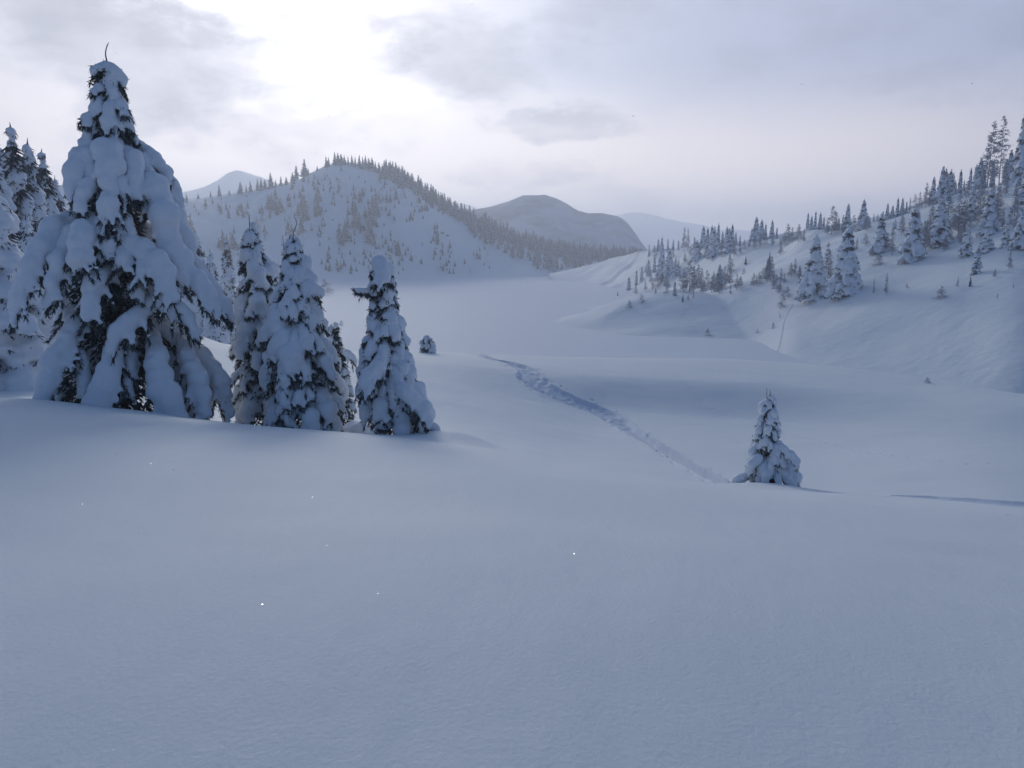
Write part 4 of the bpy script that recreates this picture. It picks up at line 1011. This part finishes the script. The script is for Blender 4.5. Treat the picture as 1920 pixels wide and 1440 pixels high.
# right hillside: measured trees (u, v foot, height px, kind, width factor, label)
# kinds: m = laden conifer with parts, f = small conifer, l = larch, b = low bush
HL = [
 (1525, 560, 108, 'm2', 1.0, 'broad laden spruce with a dark foot, left of the pair above the hillside track'),
 (1583, 552, 118, 'm0', 1.15, 'tall laden spruce, right of the pair above the hillside track'),
 (1552, 530, 70, 'l1', .8, 'rimed larch squeezed behind the pair of big spruces'),
 (1649, 473, 64, 'm0', 1.1, 'middling spruce up the slope right of the big pair'),
 (1672, 478, 54, 'l2', .9, 'thin larch just right of the middling spruce'),
 (1710, 489, 92, 'm0', 1.1, 'dark-footed spruce standing alone mid slope'),
 (1760, 460, 76, 'm4', 1.25, 'pyramid spruce with a snowy skirt right of the dark-footed one'),
 (1797, 436, 66, 'l0', 1.1, 'reddish rimed larch above the pyramid spruce'),
 (1820, 415, 54, 'm1', 1.1, 'laden spruce under the tall skyline larches'),
 (1852, 440, 72, 'm0', 1.0, 'snow-caked spruce at right above a dark-based clump'),
 (1848, 472, 36, 'm2', 1.5, 'squat snow clump with a dark hollow foot'),
 (1810, 481, 56, 'm4', 1.0, 'white spruce left of the squat snow clump'),
 (1830, 513, 44, 'm1', 1.2, 'small laden spruce with a dark foot below the white spruce'),
 (1819, 537, 18, 'f0', 1.0, 'tiny fir below the small dark-footed spruce'),
 (1795, 539, 17, 'l0', 1.0, 'tiny rimed sapling left of the tiny fir'),
 (1765, 558, 16, 'b', 1.5, 'low leaning twiggy bush on the open right slope'),
 (1661, 552, 36, 'l2', .9, 'spindly sapling, right one of two beside the tall laden spruce'),
 (1638, 552, 28, 'l2', .7, 'spindly sapling, left one of two beside the tall laden spruce'),
 (1884, 463, 46, 'm1', 1.0, 'small dark spruce near the right edge'),
 (1912, 465, 66, 'm4', 1.1, 'fuller spruce at the right edge mid slope'),
 (1892, 505, 28, 'l0', 1.2, 'pale larch sapling near the right edge'),
 (1646, 497, 18, 'b', 1.4, 'snow-capped bush below the middling spruce'),
 (1735, 470, 50, 'l1', .8, 'wispy larch left of the pyramid spruce'),
 (1778, 405, 46, 'l0', 1.2, 'reddish larch high on the slope'),
 (1745, 430, 44, 'l1', .9, 'grey larch on the upper slope'),
 (1690, 440, 36, 'l1', 1.0, 'hazy larch above the dark-footed spruce'),
 (1838, 385, 42, 'l0', 1.3, 'brownish larch below the tall skyline trees'),
 (1870, 395, 44, 'l1', 1.0, 'brownish larch right below the tall skyline trees'),
 (1902, 405, 50, 'l2', 1.2, 'rimed larch near the upper right edge'),
 (1240, 522, 56, 'm2', .9, 'dark laden spruce, larger of two at the left end of the hillside'),
 (1254, 517, 50, 'm0', 1.1, 'dark laden spruce, smaller of two at the left end of the hillside'),
 (1266, 519, 34, 'm1', 1.0, 'little spruce leaning on the pair of dark laden ones'),
 (1338, 482, 54, 'm2', .8, 'skyline spruce, broadest of the left skyline clump'),
 (1306, 488, 36, 'm0', 1.3, 'bushy spruce below the left skyline clump'),
 (1366, 473, 42, 'm1', 1.3, 'laden spruce at the right end of the left skyline clump'),
 (1265, 554, 26, 'm3', 1.2, 'lone small spruce on the lower left hillside'),
 (1348, 544, 46, 'm1', 1.2, 'dark small spruce among rimed larches'),
 (1398, 496, 15, 'f0', 1.3, 'tiny lone fir on the bare white shoulder'),
 (1395, 513, 8, 'b', 1.3, 'snow-capped stub below the tiny lone fir'),
 (1411, 533, 7, 'b', 2.0, 'dark twiggy stub on the hillside'),
 (1468, 574, 24, 'b', .8, 'reddish bush at the top of the hillside track'),
 (1462, 596, 12, 'l2', .8, 'bent twig beside the hillside track'),
 (1450, 615, 9, 'b', 1.0, 'small tuft left of the hillside track'),
 (1420, 624, 7, 'b', 1.0, 'faint tuft on the lower hillside'),
 (1327, 629, 12, 'b', 1.2, 'small bush at the foot of the hillside by the lake'),
 (1158, 561, 14, 'f2', 1.1, 'leftmost little fir by the lake shore'),
 (1179, 544, 24, 'm3', 1.5, 'small dark spruce at the left tip of the hillside'),
 (1180, 577, 12, 'b', 1.2, 'low bush on the shore below the left tip trees'),
 (1203, 567, 13, 'b', 1.2, 'low bush on the white shore, right of two'),
 (1280, 566, 15, 'f0', 1.0, 'tiny fir low on the hillside under the larches'),
 (1442, 500, 26, 'f0', 1.0, 'small fir above the larch thicket'),
 (1851, 347, 102, 'l1', .78, 'tall skyline larch with level tiers, left of the tall pair'),
 (1873, 344, 107, 'l3', .62, 'tall shaggy skyline larch, right of the tall pair'),
 (1913, 348, 116, 'm1', .9, 'tallest skyline spruce at the right picture edge'),
 (1926, 380, 60, 'm0', 1.3, 'laden spruce cut by the right picture edge'),
 (1617, 431, 50, 'm0', 1.0, 'broad pyramid tree alone on the skyline'),
 (1588, 432, 44, 'm1', 1.1, 'columnar skyline spruce above the big pair'),
 (1282, 470, 42, 'l0', .9, 'open-branched larch on the left skyline, left of two'),
 (1290, 470, 40, 'l0', .8, 'open-branched larch on the left skyline, right of two'),
 (1417, 450, 40, 'm0', 1.1, 'wide spruce leading the centre skyline clump'),
]
for (u, v, h, kd, wd, lb) in HL:
    x, y, z, r = HILL.hit(u, v, 95)
    hh = h * r / F * 1.0
    if kd[0] == 'm': put_mid(int(kd[1]), x, y, z - .03 * hh, hh * 1.03, lb, 'laden spruces on the right hillside', wd * 1.28)
    elif kd[0] == 'f': put_one(FARV[int(kd[1])], x, y, z, hh, 12, lb, 'small firs on the right hillside', wd, name='small_fir')
    elif kd[0] == 'l': put_one(LAR[int(kd[1])], x, y, z, hh, 10, lb, 'rimed larches on the right hillside', wd, name='rimed_larch')
    else: put_one(LAR[3], x, y, z - .3 * hh, hh * 1.5, 10, lb, 'low bushes on the right hillside', wd * 1.3, name='bush', cat='bush')
SKY_T = [(1217, 480, 22), (1234, 470, 22), (1241, 469, 25), (1252, 469, 22), (1262, 469, 20), (1272, 468, 18), (1302, 466, 22), (1318, 464, 40), (1326, 464, 36), (1334, 466, 42), (1346, 466, 46), (1354, 465, 30), (1362, 463, 38), (1372, 463, 42), (1379, 460, 24), (1387, 460, 18),
 (1409, 451, 22), (1427, 450, 37), (1435, 448, 28), (1447, 446, 32), (1456, 447, 20), (1514, 430, 30), (1521, 430, 24), (1528, 430, 32), (1537, 430, 30), (1544, 430, 22), (1572, 431, 22), (1629, 428, 20), (1638, 415, 14), (1645, 414, 12), (1655, 413, 16), (1663, 411, 27), (1673, 407, 20), (1682, 406, 32), (1691, 402, 28), (1699, 399, 20),
 (1748, 384, 46), (1764, 378, 58), (1770, 376, 52), (1775, 373, 42), (1780, 368, 44), (1785, 365, 36), (1790, 364, 22), (1799, 362, 38), (1807, 358, 18), (1818, 355, 36), (1828, 352, 40), (1836, 350, 50), (1860, 346, 42), (1892, 340, 52), (1902, 338, 54), (1884, 342, 40), (1843, 350, 34), (1923, 345, 70)]
LB = row_labels([(s[0], s[2]) for s in SKY_T], Z_SKY, 'snow-dusted conifer')
for i, (u, v, h) in enumerate(SKY_T):
    x, y, z, r = HILL.hit(u, v, 95); hh = h * r / F
    put_mid([3, 1, 0, 3, 5][i % 5], x, y, z - .04 * hh, hh, LB[i], 'conifers along the right skyline', rgp.uniform(1.05, 1.35), name='skyline_conifer')
SKY_L = [(1226, 474, 14), (1477, 458, 36), (1463, 478, 30), (1470, 462, 24), (1485, 456, 28), (1497, 454, 32), (1507, 454, 25), (1559, 439, 48), (1566, 437, 36), (1551, 440, 26), (1580, 436, 30), (1600, 432, 26), (1608, 434, 22), (1624, 433, 30), (1705, 398, 24), (1714, 394, 26), (1724, 392, 28), (1736, 389, 40), (1742, 388, 30),
 (1395, 470, 20), (1405, 466, 24), (1415, 466, 22), (1425, 464, 26), (1436, 462, 22), (1448, 462, 24), (1376, 480, 26), (1388, 476, 22), (1296, 480, 22), (1312, 484, 24), (1324, 486, 26), (1352, 482, 30), (1228, 484, 22), (1262, 484, 20), (1811, 372, 28), (1826, 380, 30), (1845, 372, 32), (1862, 372, 34), (1885, 368, 34), (1908, 372, 36)]
LB = row_labels([(s[0], s[2]) for s in SKY_L], Z_SKY, 'rimed larch')
for i, (u, v, h) in enumerate(SKY_L):
    x, y, z, r = HILL.hit(u, v, 95); hh = h * r / F
    put_one(LAR[i % 4], x, y, z, hh, 10, LB[i], 'larches along the right skyline', rgp.uniform(.9, 1.4), name='rimed_larch')
SLOPE = [(1193, 535, 28, 1), (1203, 528, 28, 1), (1216, 517, 30, 1), (1227, 511, 30, 1), (1220, 530, 24, 0), (1192, 552, 18, 0), (1210, 545, 20, 0), (1232, 540, 24, 0), (1248, 538, 22, 0), (1272, 505, 18, 0), (1282, 546, 40, 0), (1293, 548, 58, 0), (1300, 550, 50, 0), (1308, 540, 44, 0), (1315, 546, 42, 0), (1326, 542, 35, 0), (1334, 548, 30, 0), (1339, 546, 32, 0), (1344, 546, 34, 1), (1353, 544, 38, 0), (1359, 539, 38, 0),
 (1369, 535, 30, 0), (1367, 511, 38, 0), (1372, 512, 26, 0), (1381, 544, 30, 0), (1388, 540, 22, 0), (1418, 530, 14, 0), (1430, 526, 22, 0), (1438, 528, 40, 0), (1445, 528, 45, 0), (1450, 540, 30, 0), (1455, 546, 30, 0), (1462, 552, 26, 0), (1440, 512, 26, 0), (1470, 530, 18, 0), (1476, 560, 22, 0), (1490, 517, 30, 0), (1483, 520, 26, 0), (1498, 522, 22, 0), (1505, 540, 30, 0), (1500, 560, 20, 0), (1290, 564, 12, 0), (1300, 560, 12, 0), (1250, 552, 14, 0), (1258, 500, 16, 0), (1284, 492, 18, 0),
 (1606, 470, 22, 0), (1622, 460, 20, 0), (1635, 480, 18, 0), (1662, 470, 30, 0), (1700, 470, 40, 0), (1722, 465, 44, 0), (1732, 452, 34, 0), (1742, 458, 30, 0), (1751, 440, 40, 0), (1768, 430, 40, 0), (1788, 430, 34, 0), (1806, 430, 46, 0), (1812, 410, 30, 0), (1832, 420, 36, 0), (1842, 410, 34, 0), (1868, 420, 38, 0), (1880, 430, 34, 0), (1893, 425, 30, 0), (1905, 430, 30, 0), (1760, 415, 28, 1), (1716, 430, 22, 1), (1678, 430, 18, 1), (1655, 440, 18, 1), (1800, 450, 22, 0), (1780, 448, 24, 0), (1770, 470, 20, 0), (1725, 484, 22, 0), (1865, 520, 14, 0), (1900, 540, 10, 0), (1700, 540, 8, 0), (1870, 560, 9, 0)]
for _ in range(46):
    u0, v0 = [(1300, 540), (1350, 535), (1440, 525), (1480, 530), (1740, 455), (1800, 425), (1850, 400), (1250, 535)][rgp.integers(8)]
    SLOPE.append((u0 + rgp.normal(0, 20), v0 + rgp.normal(0, 9), rgp.uniform(12, 26), 0))
LBa = row_labels([(s[0], s[2]) for s in SLOPE if s[3]], Z_SLP, 'small snowy spruce'); LBb = row_labels([(s[0], s[2]) for s in SLOPE if not s[3]], Z_SLP, 'bare rimed larch')
ia = iter(LBa); ib = iter(LBb)
for i, (u, v, h, k) in enumerate(SLOPE):
    x, y, z, r = HILL.hit(u, v, 95); hh = h * r / F
    if k: put_mid([3, 1, 5][i % 3], x, y, z, hh, next(ia), 'small spruces on the right slope', 1.25)
    else: put_one(LAR[i % 4], x, y, z, hh, 10, next(ib), 'larches on the right slope', rgp.uniform(1.0, 1.6), name='rimed_larch')
# twig tuft on the middle rise and bushes by the lake
for (u, v, R, hpx, lb) in [(1739, 711, 66, 10, 'twig tuft poking from the rise near the right edge'), (610, 574, 330, 22, 'bush by the lake shore behind the bushy spruce'), (640, 612, 180, 8, 'low drifted twigs on the lake snow between the spruces'), (440, 640, 88, 34, 'snow-crusted bush in the gap right of the tallest spruce'), (452, 636, 92, 20, 'lower snow-crusted bush beside the slim spruce')]:
    x, y = P(u, v, R)[:2]; z = max(float(NEAR.z(x, y)), LAKE) if R < 200 else LAKE
    put_one(LAR[3], x, y, z - .1, hpx * R / F * 1.25, 10, lb, None, 2.2, name='bush', cat='bush')

# ------------------------------------------------------------------ wooded hill: clumps measured, the rest sown round them
spots = []          # u, v, h, kind
def clump(u, v, n, su, sv, h, kind=0, slope=0):
    for _ in range(n):
        du = rgp.normal(0, su); dv = rgp.normal(0, sv)
        spots.append((u + du, v + dv + du * slope, h * rgp.uniform(.6, 1.25), kind if rgp.uniform() < .85 else 1 - kind))
# skyline trees with exact feet
sk = [(350, 374, 10), (372, 371, 8), (395, 368, 9), (412, 366, 16), (430, 364, 8), (451, 362, 18), (462, 360, 12), (470, 358, 16), (483, 356, 18), (490, 355, 18), (497, 353, 14), (508, 351, 22), (517, 350, 12), (527, 347, 14), (537, 345, 12), (549, 342, 16), (556, 336, 22), (571, 330, 26), (578, 327, 10), (595, 319, 8),
      (612, 312, 16), (616, 311, 14), (628, 309, 20), (634, 308, 18), (640, 307, 16), (646, 307, 14), (653, 308, 14), (660, 309, 16), (666, 311, 15), (674, 314, 20), (680, 315, 18), (686, 316, 20), (692, 317, 18), (698, 319, 20), (704, 321, 16), (711, 323, 16), (717, 326, 14)]
for (u, v, h) in sk: spots.append((u, v + 1.5, h * 1.0, 0))
crest = [(720, 324), (740, 332), (760, 343), (780, 354), (800, 366), (815, 375), (830, 385), (850, 396), (870, 406), (890, 416), (910, 425), (935, 436), (960, 445), (990, 454), (1020, 462), (1050, 468), (1090, 474), (1130, 479), (1170, 481), (1205, 482)]
cu = np.array([c[0] for c in crest]); cv = np.array([c[1] for c in crest])
for u in np.arange(716, 1210, 3.5):
    v = float(np.interp(u, cu, cv))
    spots.append((u + rgp.uniform(-2, 2), v + rgp.uniform(0, 3), rgp.uniform(12, 24) if u < 1000 else rgp.uniform(10, 18), 0))
    if rgp.uniform() < .95: spots.append((u + rgp.uniform(-2, 2), v + rgp.uniform(4, 14), rgp.uniform(14, 24), 0))
clump_scale = .72
for c in [(509, 400, 5, 5, 7, 28, 0), (527, 398, 5, 6, 5, 24, 0), (566, 408, 6, 4, 12, 34, 0), (595, 394, 4, 3, 9, 26, 0), (665, 405, 6, 5, 16, 30, 0), (704, 400, 7, 6, 16, 34, 0), (693, 425, 6, 5, 14, 28, 0), (695, 452, 5, 4, 10, 26, 0), (650, 450, 7, 6, 10, 30, 0), (676, 372, 4, 5, 5, 22, 0),
          (743, 480, 7, 7, 8, 18, 0), (735, 385, 4, 6, 8, 18, 0), (770, 412, 3, 8, 8, 14, 0), (822, 445, 5, 4, 8, 22, 0), (800, 390, 6, 10, 6, 20, 0), (845, 500, 7, 12, 5, 14, 1), (875, 510, 8, 12, 4, 14, 1), (452, 395, 5, 5, 5, 18, 0), (486, 436, 6, 6, 10, 24, 1), (427, 470, 6, 6, 14, 30, 0), (620, 470, 6, 14, 14, 14, 0), (612, 508, 5, 10, 5, 13, 0), (640, 505, 5, 8, 5, 16, 0),
          (565, 450, 5, 8, 12, 20, 1), (590, 430, 4, 6, 10, 16, 0), (540, 420, 5, 12, 14, 16, 1), (655, 350, 8, 30, 10, 10, 1), (790, 470, 6, 20, 14, 10, 1), (905, 468, 8, 14, 7, 16, 1), (380, 400, 3, 20, 6, 9, 0), (352, 452, 8, 8, 10, 44, 0)]:
    clump(c[0], c[1], int(c[2] * 1.4), c[3], c[4], c[5] * clump_scale, kind=c[6])
# the lower right wood
for _ in range(330):
    u = rgp.uniform(880, 1205); top = float(np.interp(u, cu, cv)); bot = float(np.interp(u, [880, 960, 1030, 1100, 1205], [440, 490, 512, 505, 486]))
    spots.append((u, rgp.uniform(top + 4, bot), rgp.uniform(12, 22), 0 if rgp.uniform() < .5 else 1))
for _ in range(60):
    u = rgp.uniform(520, 880); v = rgp.uniform(330, 515)
    if v < float(np.interp(u, [520, 640, 720, 880], [350, 315, 330, 415])) + 6: continue
    spots.append((u, v, rgp.uniform(5, 12), int(rgp.uniform() < .4)))
nb = 0
while nb < 620:
    u = rgp.uniform(345, 930); v = rgp.uniform(318, 516)
    if v < float(np.interp(u, [345, 500, 640, 720, 930], [376, 354, 312, 328, 436])) + 4: continue
    m = float(fbm(np.array([u / 26.0]), np.array([v / 60.0]), 3, 5)[0]) + (.12 if v < 420 else -.03)
    if m < rgp.uniform(-.05, .35): continue
    spots.append((u, v, rgp.uniform(5, 13), int(rgp.uniform() < .5))); nb += 1
sky_line = set(id(s) for s in spots[:len(sk)])
spots.sort(key=lambda s: -(s[2] + (100 if id(s) in sky_line else 0)))
NI = 292
rest = []
for i, (u, v, h, k) in enumerate(spots):
    x, y, z, r = WOOD.hit(u, v, 330); hh = h * r / F * 1.15
    me = LAR[i % 4] if k else FARV[i % 5]; bh = 10 if k else 12
    wd = rgp.uniform(1.5, 2.3) if (k == 0 and h < 27) else rgp.uniform(1.2, 1.6)
    if i < NI:
        put_one(me, x, y, z, hh, bh, 'hazy rimed larch on the hill across the lake' if k else 'hazy snow-dusted conifer on the hill across the lake', 'larches on the wooded hill' if k else 'conifers on the wooded hill', wd, name='far_larch' if k else 'far_conifer')
    else: rest.append((x, y, z, hh / 12, wd, k))
# smallest ones as one mass
tiny = [far_variant(s, W=2.2, lv=7, per=4, fat=1.9, nq=2) for s in (51, 52)] + [larch_variant(s, H=12, W=2.8, n=11) for s in (53, 54)]
Vs = []; Ts = []; Ms = []; o_ = 0
cache = []
for t in tiny:
    co = np.zeros(len(t.vertices) * 3, np.float32); t.vertices.foreach_get('co', co); tr = np.zeros(len(t.loops), np.int32); t.loops.foreach_get('vertex_index', tr)
    mi = np.zeros(len(t.polygons), np.int32); t.polygons.foreach_get('material_index', mi); mi = mi + (2 if t.materials[0] == M_LARCH else 0); cache.append((co.reshape(-1, 3), tr.reshape(-1, 3), mi))
for i, (x, y, z, s, wd, k) in enumerate(rest):
    co, tr, mi = cache[i % 2 + 2 * k]; a = rgp.uniform(0, 6.28); Rm = np.array([[cos(a), -sin(a), 0], [sin(a), cos(a), 0], [0, 0, 1]])
    Vs.append(co @ Rm.T * np.array([s * wd, s * wd, s]) + np.array([x, y, z])); Ts.append(tr + o_); Ms.append(mi); o_ += len(co)
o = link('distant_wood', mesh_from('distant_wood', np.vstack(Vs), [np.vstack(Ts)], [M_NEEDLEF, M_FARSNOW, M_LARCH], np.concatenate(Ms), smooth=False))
tag(o, 'thin scatter of tiny trees over the wooded hill', kind='stuff')
# rocks poking out of the hill
def rock(u, v, w, h, lb):
    x, y, z, r = WOOD.hit(u, v, 330); rg = np.random.default_rng(int(u))
    bv, bf = ICO2; k = .5 * w * r / F; kz = .5 * h * r / F
    V = bv * (1 + rg.uniform(-.2, .2, (len(bv), 1))) * np.array([k, k * .7, kz])
    o = link('rock', mesh_from('rock', V, [bf], [M_ROCK], smooth=False), loc=(x, y, z)); tag(o, lb, 'rock', None)
rock(828, 437, 10, 4, 'dark rock ledge, upper one on the right flank of the hill')
rock(838, 442, 9, 4, 'dark rock ledge, lower one on the right flank of the hill')
rock(827, 472, 5, 6, 'small dark rock standing below the two ledges')
rock(624, 412, 5, 3, 'small dark stone on the hill face, upper left of two')
rock(637, 422, 6, 3, 'small dark stone on the hill face, lower right of two')

# ------------------------------------------------------------------ ice crystals glinting on the near snow
rgc = np.random.default_rng(9)
n = 900; uu = rgc.uniform(0, 1920, n); vv = rgc.uniform(800, 1440, n) 
SUNV = np.array([sin(radians(SUN_AZ)) * cos(radians(SUN_EL)), cos(radians(SUN_AZ)) * cos(radians(SUN_EL)), sin(radians(SUN_EL))])
Q = []; Tq = []
for i in range(n):
    u, v = uu[i], vv[i]
    x, y, z, r = NEAR.hit(u, v, .7)
    if r > 16: continue
    s = r / F * rgc.uniform(.25, .9); a = rgc.uniform(0, 6.28); nrm = unit(np.array([rgc.normal(-.1, .5), rgc.normal(.05, .5), 1.0]))
    if rgc.uniform() < .20 * exp(-((u - 650) / 450) ** 2 - ((v - 980) / 220) ** 2) + .006: nrm = unit(unit(SUNV) - unit(np.array([x, y, z])) + rgc.normal(0, .06, 3)); s *= rgc.choice([.7, 1.0, 1.3, 2.2], p=[.4, .3, .2, .1])
    t1 = unit(np.cross(nrm, [cos(a), sin(a), 0])); t2_ = np.cross(nrm, t1); c = np.array([x, y, z]) + nrm * s * .6
    k = len(Q); Q += [c + t1 * s, c + t2_ * s, c - t1 * s, c - t2_ * s, c + nrm * s * .03, c - nrm * s * .03]
    for a_, b_ in ((0, 1), (1, 2), (2, 3), (3, 0)): Tq += [(k + a_, k + b_, k + 4), (k + b_, k + a_, k + 5)]
M_ICE = mat('ice_crystal', (.9, .92, .95), .10, spec=.9); M_ICE.node_tree.nodes['Principled BSDF'].inputs['Metallic'].default_value = .85
tag(link('ice_crystals', mesh_from('ice_crystals', np.array(Q), [Tq], [M_ICE], smooth=False)), 'tiny ice crystals glinting on the near snow', kind='stuff')
# loose flakes in the air
Q = []; Tq = []
for i in range(70):
    u, v = rgc.uniform(0, 1920), rgc.uniform(0, 1000); R = rgc.uniform(3, 13); c = P(u, v, R)
    if c[2] < float(NEAR.z(c[0], c[1])) + .1: continue
    s = rgc.uniform(.0012, .0032) * 1.2; k = len(Q)
    for d in ((1, 0, 0), (-1, 0, 0), (0, 1, 0), (0, -1, 0), (0, 0, 1), (0, 0, -1)): Q.append(c + np.array(d) * s * rgc.uniform(.6, 1.4))
    for a_ in (0, 1):
        for b_ in (2, 3):
            for c_ in (4, 5): Tq.append((k + a_, k + b_, k + c_))
tag(link('snowflakes', mesh_from('snowflakes', np.array(Q), [Tq], [M_LOAD], smooth=False)), 'sparse loose snowflakes drifting in the air', kind='stuff')
